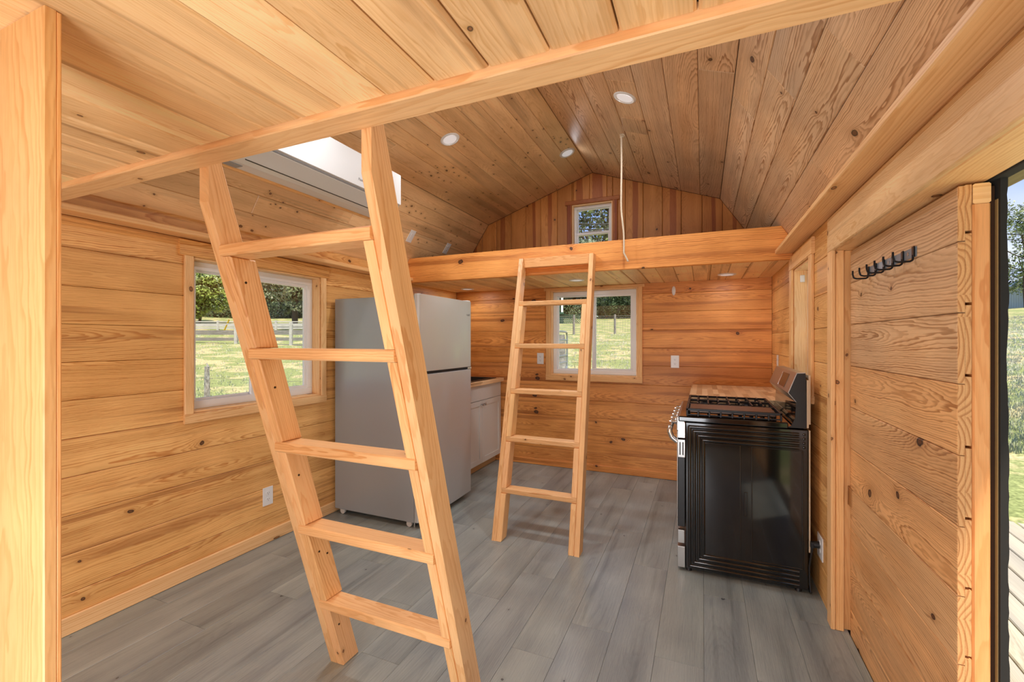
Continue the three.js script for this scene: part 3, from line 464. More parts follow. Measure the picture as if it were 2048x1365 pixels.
{
  const c = thing('sink_cabinet', 'white shaker sink cabinet with two doors between refrigerator and back wall', 'cabinet', [-2.5, 0, -4.31]), X = (x) => x + 2.5, Z = (z) => z + 4.31;
  add(c, 'carcass', box(X(-2.79), X(-2.221), 0.088, 0.943, Z(-4.797), Z(-3.83), 0.002), M.cabinet);
  add(c, 'toe_kick', box(X(-2.79), X(-2.27), 0.001, 0.088, Z(-4.79), Z(-3.84), 0.001), M.kick);
  const fr = add(c, 'drawer_front', box(X(-2.22), X(-2.202), 0.779, 0.938, Z(-4.793), Z(-3.835), 0.002), M.cabinet);
  const d1 = shaker(c, 'door', X(-2.211), 1, 0.094, 0.774, Z(-4.793), Z(-4.316)), d2 = shaker(c, 'door', X(-2.211), 1, 0.094, 0.774, Z(-4.312), Z(-3.835));
  knob(d1, X(-2.202), 0.735, Z(-4.345)); knob(d2, X(-2.202), 0.735, Z(-4.283)); fr.name = 'drawer_front';
  const w = thing('worktop', 'butcher block worktop holding the black sink beside the refrigerator', 'worktop', [-2.49, 0.944, -4.22]);
  const bx = (x) => x + 2.49, bz = (z) => z + 4.22; // a slab with the sink cut out, in four strips
  add(w, 'slab', bare([slab(bx(-2.805), bx(-2.71), 0, 0.042, bz(-4.81), bz(-3.63), true), slab(bx(-2.24), bx(-2.168), 0, 0.042, bz(-4.81), bz(-3.63), true), slab(bx(-2.71), bx(-2.24), 0, 0.042, bz(-4.81), bz(-4.69), true), slab(bx(-2.71), bx(-2.24), 0, 0.042, bz(-3.93), bz(-3.63), true)]), block);
  const s = thing('sink', 'black single-bowl sink set into the butcher block worktop beside the refrigerator', 'sink', [-2.475, 0.987, -4.31]), q = (a, b, c0, d0, e, f) => box(a, b, c0, d0, e, f, 0.004);
  add(s, 'rim', bare([q(-0.255, 0.255, 0, 0.007, -0.4, -0.365), q(-0.255, 0.255, 0, 0.007, 0.365, 0.4), q(-0.255, -0.215, 0, 0.007, -0.365, 0.365), q(0.215, 0.255, 0, 0.007, -0.365, 0.365)]), M.blackSatin);
  add(s, 'bowl', bare([q(-0.225, 0.225, -0.215, -0.205, -0.37, 0.37), q(-0.225, -0.215, -0.21, 0.004, -0.37, 0.37), q(0.215, 0.225, -0.21, 0.004, -0.37, 0.37), q(-0.22, 0.22, -0.21, 0.004, -0.375, -0.365), q(-0.22, 0.22, -0.21, 0.004, 0.365, 0.375)]), M.blackSatin);
  const c2 = thing('base_cabinet', 'white base cabinet under the worktop between range and back wall', 'cabinet', [0.25, 0, -4.36]);
  add(c2, 'carcass', box(-0.26, 0.335, 0.088, 0.943, -0.44, 0.4, 0.002), M.cabinet); add(c2, 'toe_kick', box(-0.2, 0.335, 0.001, 0.088, -0.44, 0.39, 0.001), M.kick);
  shaker(c2, 'door', -0.27, -1, 0.094, 0.774, -0.435, -0.022); shaker(c2, 'door', -0.27, -1, 0.094, 0.774, -0.018, 0.395); add(c2, 'drawer_front', box(-0.279, -0.261, 0.779, 0.938, -0.435, 0.395, 0.002), M.cabinet);
  const w2 = thing('worktop', 'small butcher block worktop in the corner behind the black range', 'worktop', [0.25, 0.944, -4.36]);
  add(w2, 'slab', slab(-0.35, 0.345, 0, 0.042, -0.45, 0.62, true), block);
}
// ---------------------------------------------------------------- range, seen from its side
{
  const r = thing('gas_range', 'black gas range with stainless front and control backguard against the right wall', 'range', [0.22, 0, -3.32]), X = (x) => x - 0.22, Zn = 0.38, Zf = -0.38;
  add(r, 'body', box(X(-0.098), X(0.545), 0.02, 0.92, Zf, Zn - 0.008, 0.004), M.black);
  const sp = add(r, 'side_panel', box(X(-0.096), X(0.543), 0.022, 0.918, Zn - 0.008, Zn, 0.003), M.black), ribs = [];
  const bead = (pts, a, h) => { const g = tube(pts, 1, Math.max(8, pts.length * 10), 10); return g; };
  const rib = (pts, rad) => { const c = new THREE.CurvePath(); for (let i = 0; i < pts.length - 1; i++) c.add(new THREE.LineCurve3(V(...pts[i]), V(...pts[i + 1]))); const gs = []; for (const seg of c.curves) { const L = seg.getLength(), g = new THREE.CylinderGeometry(rad, rad, L, 10); g.applyMatrix4(new THREE.Matrix4().makeRotationFromQuaternion(new THREE.Quaternion().setFromUnitVectors(V(0, 1, 0), seg.getTangent(0)))); const m = seg.getPoint(0.5); g.translate(m.x, m.y, m.z); gs.push(g); } for (const p of pts.slice(1, -1)) { const s = new THREE.SphereGeometry(rad, 10, 8); s.translate(...p); gs.push(s); } return bare(gs.map((g) => { g.scale(1, 1, 1); return g; })); };
  for (let k = 0; k < 4; k++) { const o = 0.0255 * k, z = Zn - 0.006; ribs.push(rib([[X(0.5), 0.893 - o, z], [X(-0.074) + o, 0.893 - o, z], [X(-0.074) + o, 0.04 + o, z], [X(0.5), 0.04 + o, z]], 0.0127)); }
  for (const g of ribs) add(sp, 'rib', g, M.black);
  const outline = (x0, x1, y0, y1, rad) => rib([[x0, y0, Zn - 0.001], [x1, y0, Zn - 0.001], [x1, y1, Zn - 0.001], [x0, y1, Zn - 0.001], [x0, y0, Zn - 0.001]], rad);
  add(sp, 'panel_bead', outline(X(0.011), X(0.203), 0.123, 0.802, 0.0035), M.black); add(sp, 'panel_bead', outline(X(0.263), X(0.515), 0.135, 0.8, 0.0035), M.black); add(sp, 'slot_bead', outline(X(0.226), X(0.239), 0.39, 0.53, 0.0025), M.black);
  for (let k = 0; k < 4; k++) { const g = new THREE.SphereGeometry(0.008, 14, 10); g.scale(1, 1, 0.5); add(sp, 'dimple', g, M.black, [X(0.523), 0.893 - 0.024 * k, Zn]); }
  // front: door, drawer, control strip, brackets
  add(r, 'oven_door', box(X(-0.142), X(-0.1), 0.27, 0.79, Zf, Zn - 0.003, 0.004), M.blackSatin);
  add(r, 'door_skin', box(X(-0.147), X(-0.142), 0.27, 0.86, Zf, Zn - 0.003, 0.002), M.steel);
  add(r, 'door_end_cap', bare([box(X(-0.142), X(-0.1), 0.7, 0.81, Zn - 0.02, Zn + 0.001, 0.002), box(X(-0.142), X(-0.1), 0.82, 0.918, Zn - 0.02, Zn + 0.001, 0.002)]), M.steel);
  add(r, 'end_cap_slot', bare([box(X(-0.133), X(-0.126), 0.715, 0.795, Zn, Zn + 0.0016, 0.0005), box(X(-0.116), X(-0.109), 0.715, 0.795, Zn, Zn + 0.0016, 0.0005)]), M.slot);
  add(r, 'storage_drawer', box(X(-0.145), X(-0.1), 0.02, 0.15, Zf, Zn, 0.003), M.steel); add(r, 'storage_drawer_bracket', box(X(-0.142), X(-0.104), 0.17, 0.25, Zn - 0.03, Zn, 0.002), M.steel);
  add(r, 'control_strip', box(X(-0.15), X(-0.1), 0.862, 0.95, Zf, Zn - 0.003, 0.006), M.steel);
  for (let k = 0; k < 5; k++) { const kn = new THREE.LatheGeometry([[0, 0], [0.024, 0], [0.023, 0.008], [0.019, 0.012], [0.018, 0.034], [0.015, 0.037], [0, 0.037]].map((p) => new THREE.Vector2(...p)), 24); const m = add(r, 'knob', kn, M.chrome, [X(-0.15), 0.91, -0.3 + k * 0.15], [0, 0, Math.PI / 2]); add(m, 'grip', rb(0.008, 0.012, 0.034, 0.002), M.chrome, [0, 0.041, 0]); }
  { const pts = [[X(-0.146), 0.79, 0.35], [X(-0.178), 0.815, 0.35], [X(-0.192), 0.85, 0.35], [X(-0.19), 0.872, 0.345], [X(-0.188), 0.874, 0.2], [X(-0.188), 0.874, -0.2], [X(-0.19), 0.872, -0.345], [X(-0.192), 0.85, -0.35], [X(-0.178), 0.815, -0.35], [X(-0.146), 0.79, -0.35]]; add(r, 'handle', tube(pts, 0.016, 90, 12), M.chrome); }
  for (const [x, z] of [[-0.08, 0.35], [-0.08, -0.35], [0.5, 0.35], [0.5, -0.35]]) add(r, 'foot', new THREE.CylinderGeometry(0.014, 0.018, 0.021, 14), M.blackPlastic, [X(x), 0.0107, z]);
  // cooktop
  add(r, 'cooktop', bare([box(X(-0.14), X(0.447), 0.921, 0.956, Zf - 0.001, Zn + 0.004, 0.008, 3)]), M.black);
  const bar = (x0, x1, y0, y1, z0, z1) => box(x0, x1, y0, y1, z0, z1, 0.0025, 1), gr = [[Zn - 0.25, Zn - 0.012], [Zf + 0.262, Zn - 0.262], [Zf + 0.012, Zf + 0.25]];
  gr.forEach(([z0, z1], k) => {
    const a = X(-0.095), b = X(0.42), gs = [bar(a, b, 0.99, 1.004, z1 - 0.012, z1), bar(a, b, 0.99, 1.004, z0, z0 + 0.012), bar(a, a + 0.014, 0.988, 1.006, z0, z1), bar(b - 0.014, b, 0.988, 1.006, z0, z1), bar(a, b, 0.962, 0.97, z1 - 0.01, z1 - 0.002), bar(a, b, 0.962, 0.97, z0 + 0.002, z0 + 0.01)];
    for (let i = 0; i <= 8; i++) { const x = lerp(a + 0.006, b - 0.006, i / 8); gs.push(bar(x - 0.005, x + 0.005, 0.957, 0.992, z1 - 0.012, z1), bar(x - 0.005, x + 0.005, 0.957, 0.992, z0, z0 + 0.012)); }
    if (k) { for (let i = 1; i < 8; i++) { const x = lerp(a, b, i / 8); gs.push(bar(x - 0.005, x + 0.005, 0.99, 1.006, z0, i % 2 ? z0 + 0.08 : z1), bar(x - 0.005, x + 0.005, 0.99, 1.008, z1 - 0.08, z1)); } }
    add(r, 'grate', bare(gs), M.iron);
    if (!k) add(r, 'griddle', box(a + 0.02, b - 0.03, 0.978, 1.0045, z0 + 0.014, z1 - 0.016, 0.006, 3), flat(0x57473f, 0.34, { metalness: 0.35 }));  // plate's brown has the wood reflected in it put into the colour
  });
  for (const z of [0, -0.25]) for (const x of [0.03, 0.3]) add(r, 'burner', bare([moved(new THREE.CylinderGeometry(0.045, 0.05, 0.012, 24), X(x), 0.963, z), moved(new THREE.CylinderGeometry(0.032, 0.034, 0.008, 24), X(x), 0.973, z)]), M.iron);
  // backguard: profile in x, y swept along z
  const prof = [[0.535, 0.928], [0.44, 0.928], [0.462, 0.94], [0.48, 0.985], [0.485, 1.075], [0.448, 1.125], [0.489, 1.236], [0.53, 1.238]].map(([x, y]) => new THREE.Vector2(X(x), y));
  const ex = (pts, z0, z1) => { const g = new THREE.ExtrudeGeometry(new THREE.Shape(pts), { depth: z1 - z0, bevelEnabled: false }); g.translate(0, 0, z0); return g; };
  add(r, 'backguard', ex(prof, Zf, Zn - 0.006), M.black); add(r, 'backguard_end', ex(prof, Zn - 0.006, Zn), M.blackSatin);
  const faceG = (a, b, z0, z1, out, th) => { const d = [b[0] - a[0], b[1] - a[1]], l = Math.hypot(...d), n = [-d[1] / l, d[0] / l]; return ex([[a[0] + n[0] * out, a[1] + n[1] * out], [b[0] + n[0] * out, b[1] + n[1] * out], [b[0] + n[0] * (out + th), b[1] + n[1] * (out + th)], [a[0] + n[0] * (out + th), a[1] + n[1] * (out + th)]].map(([x, y]) => new THREE.Vector2(X(x), y)), z0, z1); };
  const A = [0.4485, 1.1245], B = [0.4895, 1.2355], mixp = (k) => [lerp(A[0], B[0], k), lerp(A[1], B[1], k)];
  add(r, 'control_face', faceG(A, B, Zf, Zn, 0, 0.004), M.steel); add(r, 'lower_face', faceG([0.486, 1.076], A, Zf, Zn, 0, 0.003), M.steel); add(r, 'top_face', ex([[0.486, 1.236], [0.53, 1.238], [0.53, 1.242], [0.488, 1.24]].map(([x, y]) => new THREE.Vector2(X(x), y)), Zf, Zn), M.steel);
  const disp = add(r, 'display', faceG(mixp(0.14), mixp(0.86), -0.02, 0.21, 0.004, 0.0016), flat(0x3c2a1c, 0.2)); disp.castShadow = true;
  add(disp, 'display_rim', faceG(mixp(0.12), mixp(0.88), -0.032, -0.02, 0.004, 0.003), M.chrome);
  add(r, 'back_sheet', bare([box(X(0.546), X(0.553), 0.235, 0.918, Zf + 0.01, Zn, 0.001), box(X(0.536), X(0.546), 0.93, 1.2, Zf + 0.01, Zn - 0.004, 0.001), box(X(0.546), X(0.556), 0.95, 1.226, Zf + 0.03, Zn - 0.012, 0.001)]), M.cream);
  const c = thing('range_cable', 'black range power cord with plug in the low outlet by the doorway', 'cord', [0.58, 0.29, -2.93]);
  add(c, 'plug', bare([moved(new THREE.CylinderGeometry(0.017, 0.019, 0.026, 16), -0.0025, 0, 0, 0, 0, Math.PI / 2), box(-0.03, -0.012, -0.02, 0.014, -0.012, 0.012, 0.004)]), M.blackPlastic);
  add(c, 'cable', tube([[-0.021, -0.015, 0], [-0.025, -0.07, -0.005], [-0.032, -0.14, -0.012], [-0.03, -0.22, -0.01], [-0.026, -0.274, -0.005], [-0.024, -0.283, -0.03], [-0.02, -0.283, -0.2]], 0.0055, 60, 8), M.blackPlastic);
}
// ---------------------------------------------------------------- outlets and switches
function plate(label, F, s, t, o = {}) {
  const N = V().crossVectors(F.S, F.T), g = thing(o.name ?? 'outlet', label, o.name === 'wall_switch' ? 'switch' : 'outlet', V().copy(F.O).addScaledVector(F.S, s).addScaledVector(F.T, t).toArray());
  g.quaternion.setFromRotationMatrix(new THREE.Matrix4().makeBasis(F.S.clone(), F.T.clone(), N));
  add(g, 'cover_plate', rb(o.w ?? 0.079, o.h ?? 0.127, 0.006, 0.0025), M.whitePlastic, [0, 0, 0.0032]);
  if (o.name === 'wall_switch') { add(g, 'rocker', rb(0.034, 0.067, 0.006, 0.002), M.whitePlastic, [0, 0, 0.0055], [0.05, 0, 0]); return g; }
  for (const y of [0.0215, -0.0215]) { const f = new THREE.CylinderGeometry(0.0172, 0.0172, 0.0025, 24); f.scale(1, 1, 0.86); const m = add(g, 'receptacle', f, M.whitePlastic, [0, y, 0.0072], [Math.PI / 2, 0, 0]); add(m, 'slot', bare([moved(rb(0.0022, 0.0012, 0.008, 0.0003, 1), -0.0063, 0.0011, -0.003), moved(rb(0.0022, 0.0012, 0.0065, 0.0003, 1), 0.0063, 0.0011, -0.003), moved(new THREE.CylinderGeometry(0.0024, 0.0024, 0.0012, 10), 0, 0.0011, 0.007)]), M.slot); }
  add(g, 'screw', moved(new THREE.CylinderGeometry(0.0032, 0.0032, 0.0012, 10), 0, 0, 0.0066, Math.PI / 2, 0, 0), M.whitePlastic); return g;
}
plate('white outlet low on the left wall between window and floor', FL, 2.2, 0.327);
plate('white outlet on the back wall just left of the window', FB, -1.711, 1.219);
plate('white outlet on the back wall right of the window above the worktop', FB, -0.26, 1.209);
plate('white outlet low on the right wall with the black range cord plugged in', FR, -2.93, 0.282, { w: 0.115 });
plate('white outlet on the right wall in the corner above the worktop', FR, -4.457, 1.235);
{ const c2 = 1 / Math.hypot(1, K2), s2 = K2 * c2, F = (z) => ({ O: V(CX - KX - (KY - 2.446) / K2, 2.446, z), S: V(0, 0, -1), T: V(c2, s2, 0) });
  plate('white switch plate on the sloped ceiling, nearer the air conditioner', F(-3.605), 0, 0, { name: 'wall_switch' });
  plate('white outlet plate on the sloped ceiling above the far loft beam', F(-4.262), 0, 0.006); }
{ const p = thing('oval_cap', 'small white oval cap on the back wall right of the window', 'cap', [-0.272, 1.932, ZB]); const g = new THREE.SphereGeometry(1, 24, 16); g.scale(0.019, 0.047, 0.012); add(p, 'cap_body', g, M.whitePlastic, [0, 0, 0.003]); }
// ---------------------------------------------------------------- recessed lights: trim ring, glowing lens, and the lamp's own light
function downlight(label, at, n, gain = 1) {
  const g = thing('recessed_light', label, 'light', at), N = V(...n).normalize(); g.quaternion.setFromUnitVectors(V(0, -1, 0), N);
  add(g, 'trim_ring', new THREE.LatheGeometry([[0.054, -0.004], [0.06, -0.0085], [0.072, -0.007], [0.077, -0.001], [0.077, 0.002], [0.054, 0.002]].map((p) => new THREE.Vector2(...p)), 40), M.white);
  const l = add(g, 'lens', moved(new THREE.CylinderGeometry(0.054, 0.054, 0.003, 36), 0, -0.0025, 0), new THREE.MeshPhysicalMaterial({ color: 0xf4f2ee, roughness: 0.6, emissive: 0xf4f8ff, emissiveIntensity: 0.3 })); l.castShadow = false;
  const a = new THREE.RectAreaLight(0xf6f9ff, LAMP * gain, 0.09, 0.09); a.name = g.name + '_glow'; a.position.copy(V(...at)).addScaledVector(N, 0.008); a.lookAt(V(...at).addScaledVector(N, 1)); scene.add(a);
}
const nL = [K1, -1, 0], nR = [-K1, -1, 0];
const onRoof = (x, z) => [x, roofY(x), z];
downlight('recessed light in the right ceiling slope beside the pull rope', onRoof(-0.478, -3.017), nR, 0.9);
downlight('recessed light in the left ceiling slope above the air conditioner', onRoof(-1.831, -3.027), nL, 0.9);
downlight('recessed light by the ridge, farthest up the ceiling above the gable window', onRoof(-1.2, -4.144), nL, 0.12);
downlight('recessed light under the far loft above the middle of the back window', [-1.142, 2.022, -4.28], [0, -1, 0], 0.25);
downlight('recessed light under the far loft above refrigerator and sink', [-2.5, 2.022, -4.52], [0, -1, 0], 0.15);
downlight('recessed light under the far loft above the range corner', [0.2, 2.022, -4.45], [0, -1, 0], 0.15);
downlight('unseen recessed light in the right ceiling slope, hidden by the loft, placed to light the near ladder', onRoof(-0.478, -1.75), nR, 0.35);  // this and the next are out of view, placed to light the near ladder
downlight('unseen recessed light in the left ceiling slope, hidden by the loft, placed to light the near ladder', onRoof(-1.831, -1.75), nL, 1.0);
for (const [x, n] of [[-2.3, 'left'], [-1.2, 'middle'], [0.0, 'right']]) downlight(`unseen recessed light under the near loft behind the camera, placed to light the near ladder, ${n} of three`, [x, 2.002, 0.55], [0, -1, 0], 0.3);  // out of view: placed to light the near ladder, left wall and floor
{ // broad lamp out of view behind camera, placed to light loft, tread and beam undersides
  const at = [-0.55, 0.62, 1.0], g = thing('work_lamp', 'unseen broad lamp low behind the camera, placed to light the loft undersides', 'lamp', [at[0], 0, at[2]]), W = 1.2, H = 0.8, tilt = 0.3;
  const n = V(-0.12, Math.sin(tilt), -Math.cos(tilt)).normalize(), head = new THREE.Group(); head.name = 'head'; head.position.set(0, at[1], 0); head.quaternion.setFromUnitVectors(V(0, 0, 1), n); g.add(head);
  add(head, 'housing', rb(W + 0.05, H + 0.05, 0.04, 0.01), M.blackPlastic, [0, 0, -0.022]); const d = add(head, 'diffuser', rb(W, H, 0.004, 0.001), new THREE.MeshPhysicalMaterial({ color: 0xffffff, emissive: 0xf6f9ff, emissiveIntensity: 3, roughness: 0.6 }), [0, 0, 0.001]);
  for (const x of [-0.4, 0.4]) add(g, 'leg', box(x - 0.02, x + 0.02, 0.001, 0.4, 0.0, 0.04, 0.004), M.blackPlastic), add(g, 'foot', box(x - 0.02, x + 0.02, 0.001, 0.03, -0.2, 0.2, 0.004), M.blackPlastic);
  const a = new THREE.RectAreaLight(0xf6f9ff, UNSEEN_LAMP, W, H); a.name = 'work_lamp_glow'; a.position.set(...at).addScaledVector(n, 0.012); a.lookAt(V(...at).addScaledVector(n, 1)); scene.add(a);
}
// ---------------------------------------------------------------- air conditioner
{
  const z0 = -2.76, z1 = -1.44, xb = -2.375, a = thing('air_conditioner', 'long white wall-mounted air conditioner behind the near ladder', 'air conditioner', [xb, 2.33, (z0 + z1) / 2]), L = z1 - z0, h = L / 2;
  const prof = (pts, len, zc = 0) => { const g = new THREE.ExtrudeGeometry(new THREE.Shape(pts.map((p) => new THREE.Vector2(...p))), { depth: len - 0.016, bevelEnabled: true, bevelSize: 0.006, bevelThickness: 0.008, bevelSegments: 3 }); g.translate(0, 0, zc - len / 2 + 0.008); return g; };
  add(a, 'body', prof([[0.005, 0.055], [0.1, 0.05], [0.19, 0.062], [0.243, 0.095], [0.255, 0.115], [0.255, 0.33], [0.005, 0.345]], L), M.acBody);
  add(a, 'front_panel', prof([[0.262, 0.118], [0.276, 0.122], [0.276, 0.335], [0.262, 0.345]], L - 0.01), M.acBody);
  add(a, 'panel_groove', box(0.258, 0.269, 0.105, 0.113, -h + 0.04, h - 0.01, 0.001), M.acGrey);
  { const g = box(-0.055, 0.055, -0.005, 0.005, -h + 0.1, h - 0.13, 0.004); g.rotateZ(0.52); g.translate(0.217, 0.076, 0); add(a, 'louver', g, M.acBody); }
  { const g = box(-0.005, 0.005, -0.005, 0.005, -h + 0.1, h - 0.16, 0.001); g.rotateZ(0.2); g.translate(0.158, 0.053, 0); add(a, 'outlet_slot', g, M.acDark); }
  add(a, 'receiver_window', box(0.012, 0.07, 0.041, 0.06, 0.45, 0.53, 0.004), M.acGrey);
  const t = add(a, 'lettering', words('Pioneer', 0.016), flat(0x7a7d80, 0.4), [0.2825, 0.165, -0.24], [0, Math.PI / 2, 0]);
  timber(a, 'mounting_board', [-0.012, 0.066, -h + 0.02], [-0.012, 0.066, h - 0.02], [0, 1, 0], 0.06, 0.02, M.stud, SHEET.stud, { tint: [0.95, 0.8, 0.6] });
  timber(a, 'mounting_board', [-0.012, 0.3, -h + 0.1], [-0.012, 0.3, h - 0.1], [0, 1, 0], 0.06, 0.02, M.stud, SHEET.stud, { tint: [0.95, 0.8, 0.6] });
  for (const z of [-h + 0.2, h - 0.2]) for (const [x, y] of [[-0.13, 0.24], [-0.13, 0.29]]) add(a, 'bracket', box(x, -0.02, y, y + 0.028, z - 0.02, z + 0.02, 0.003), M.acGrey);
}
// ---------------------------------------------------------------- pull rope
{
  const x = -0.6, z = -3.629, y1 = roofY(x), r = thing('pull_rope', 'thin twisted white rope hanging from the ceiling before the far loft', 'rope', [x, y1, z]), gs = [];
  const path = (t) => { const y = -t * (y1 - 2.06); return [0.014 * smooth(0.55, 0.8, t) + 0.006 * Math.sin(t * 9) * t + (t > 0.93 ? (t - 0.93) * 0.5 : 0), y - 0.004, 0.004 * Math.sin(t * 7)]; };
  for (let k = 0; k < 3; k++) { const pts = []; for (let i = 0; i <= 360; i++) { const t = i / 360, p = path(t), a = t * 230 + k * 2.094; pts.push(V(p[0] + 0.0036 * Math.cos(a), p[1], p[2] + 0.0036 * Math.sin(a))); } gs.push(new THREE.TubeGeometry(new THREE.CatmullRomCurve3(pts), 720, 0.0042, 5)); }
  add(r, 'strands', bare(gs), M.rope);
  const kn = new THREE.TorusKnotGeometry(0.011, 0.005, 48, 6, 2, 3); add(r, 'knot', kn, M.rope, [0.004, -0.016, 0.002]);
}
{ // loose board end in the ceiling beside the rope
  const c = scene.getObjectByName('ceiling'), F = { O: V(CX, PY, 0), S: V(0, 0, 1), T: V(-1 / Math.hypot(1, K1), K1 / Math.hypot(1, K1), 0) };
  const t = (x) => (CX - x) * Math.hypot(1, K1), m = add(c, 'patch_board', board([[-3.55, t(-0.575)], [-3.315, t(-0.545)], [-3.315, t(-0.385)], [-3.555, t(-0.385)]], F, 0.006, { sheet: SHEET.ceil, row: 4, off: 1.2, n: 0.0055, bevel: 0.002, tint: [0.93, 0.86, 0.78] }), M.ceil);
}
// ---------------------------------------------------------------- coat hooks on the door leaf
{
  const h = thing('coat_hook_rack', 'black six-hook coat rack screwed to the closed door leaf', 'coat rack', [0.657, 1.72, -2.13]);
  add(h, 'back_plate', rb(0.003, 0.034, 0.47, 0.001), M.hookPlate, [-0.0017, 0, 0]);
  for (let k = 0; k < 6; k++) { const z = -0.222 + k * 0.0885; const g = [moved(rb(0.004, 0.036, 0.016, 0.001), -0.0055, 0.001, z), tube([[-0.006, -0.01, z], [-0.007, -0.026, z], [-0.014, -0.031, z], [-0.045, -0.031, z], [-0.056, -0.027, z], [-0.06, -0.012, z], [-0.06, 0.004, z]], 0.0034, 36, 8)]; add(h, 'hook', bare(g), M.hook); }
  for (const k of [1.5, 3.5]) add(h, 'screw', moved(new THREE.CylinderGeometry(0.006, 0.006, 0.002, 14), -0.004, 0, -0.222 + (k + 1) * 0.0885, 0, 0, Math.PI / 2), M.steel);
}

// ---------------------------------------------------------------- outside
const ground = (x, z) => { const D = Math.hypot(x, z), left = smooth(-2, -14, x) * smooth(-30, 6, z); return -0.42 + Math.max(0, Math.min(D, 64) - 3) * (0.083 - 0.024 * left) + 0.05 * n2(x * 0.35, z * 0.35); };
const far = (u, dist) => { const a = u - 1024, d = V(-Math.sin(YAW) * 889 + Math.cos(YAW) * a, 0, -Math.cos(YAW) * 889 - Math.sin(YAW) * a).multiplyScalar(dist / 889); return [d.x, d.z]; };   // where a bearing meets a distance, for siting things in the field
{
  const W = 1024, H = 1024, d = new Uint8Array(W * H * 4);
  for (let y = 0; y < H; y++) for (let x = 0; x < W; x++) { const a = fbm(x / 95, y / 95, 5), b = n2(x / 2.2, y / 3.1), c = n2(x / 5.3 + 9, y / 4.7), s = smooth(0.02, 0.35, a + 0.12 * c), i = (y * W + x) * 4; d[i] = clamp(lerp(138, 186, s) + 24 * b + 14 * c, 0, 255); d[i + 1] = clamp(lerp(148, 174, s) + 24 * b + 14 * c, 0, 255); d[i + 2] = clamp(lerp(88, 124, s) + 18 * b + 10 * c, 0, 255); d[i + 3] = 255; }
  const t = dataTex(d, W, H), N = 120, R = 150, g = new THREE.PlaneGeometry(2 * R, 2 * R, N, N); g.rotateX(-Math.PI / 2);
  const p = g.attributes.position, u = g.attributes.uv;
  for (let i = 0; i < p.count; i++) { const k = (v) => Math.sign(v) * Math.pow(Math.abs(v) / R, 2) * R, x = k(p.getX(i)), z = k(p.getZ(i)); p.setXYZ(i, x, ground(x, z), z); u.setXY(i, x / 7, z / 7); }
  g.computeVertexNormals(); const m = add(scene, 'ground', g, new THREE.MeshStandardMaterial({ map: t, roughness: 1 })); m.userData.kind = 'structure';
  const blade = new THREE.BufferGeometry(), bp = [], R2 = rng(401); for (let k = 0; k < 7; k++) { const a = R2() * 6.28, r = R2() * 0.05, h = 0.05 + R2() * 0.07, x = Math.cos(a) * r, z = Math.sin(a) * r, w = 0.006; bp.push(x - w * Math.sin(a), 0, z + w * Math.cos(a), x + w * Math.sin(a), 0, z - w * Math.cos(a), x * 1.9 + 0.01, h, z * 1.9); }
  blade.setAttribute('position', new THREE.Float32BufferAttribute(bp, 3)); blade.setAttribute('normal', new THREE.Float32BufferAttribute(bp.map((_, i) => i % 3 === 1 ? 1 : 0), 3));
  const spots = []; const R3 = rng(402); while (spots.length < 13000) { const D = 4 + Math.pow(R3(), 1.3) * 26, u2 = [[-60, 640], [1080, 1310], [1990, 2080]][Math.floor(R3() * 3)], [x, z] = far(lerp(u2[0], u2[1], R3()), D); if (x > 0.5 && x < 5.2 && z > -7.6) continue; spots.push([x, z, R3() * 6.28, 0.4 + R3() * 0.6, R3()]); }
  const im = new THREE.InstancedMesh(blade, new THREE.MeshPhysicalMaterial({ color: 0xffffff, roughness: 1, transmission: 0.5, thickness: 0, side: THREE.DoubleSide }), spots.length); im.name = 'grass'; const mm = new THREE.Matrix4(), col = new THREE.Color();
  spots.forEach(([x, z, a, s, q], i) => { mm.compose(V(x, ground(x, z) - 0.005, z), new THREE.Quaternion().setFromAxisAngle(V(0, 1, 0), a), V(s, s, s)); im.setMatrixAt(i, mm); col.setRGB(lerp(0.38, 0.62, q * q), lerp(0.44, 0.56, q), lerp(0.15, 0.26, q)); im.setColorAt(i, col); });
  im.userData = { kind: 'stuff', label: 'loose grass tufts standing in the mown field around the cabin' }; scene.add(im);
}
{ // deck by the doorway
  const k = thing('deck', 'weathered plank deck outside the open doorway', 'deck', [0.8, -0.16, -1.6]), a = 5.2 * Math.PI / 180, F = frame([0, 0, 0], [Math.sin(a), 0, -Math.cos(a)], [-Math.cos(a), 0, -Math.sin(a)]);
  for (let i = 0; i < 26; i++) { const t = -0.05 - i * 0.146; plank(k, F, rect(-1.4, 5.6 + 0.03 * PR(), t - 0.139, t), M.deck, { ...SHEET.deck, Lm: 7.2 }, { thick: 0.035, bevel: 0.006, vary: 0.1 }); }
  add(k, 'joists', bare([-0.6, 0.4, 1.4, 2.4, 3.4, 4.4, 5.3].map((s) => board(rect(s, s + 0.04, -3.85, -0.06), F, 0.14, { n: -0.037, bevel: 0 }))), M.core);
}
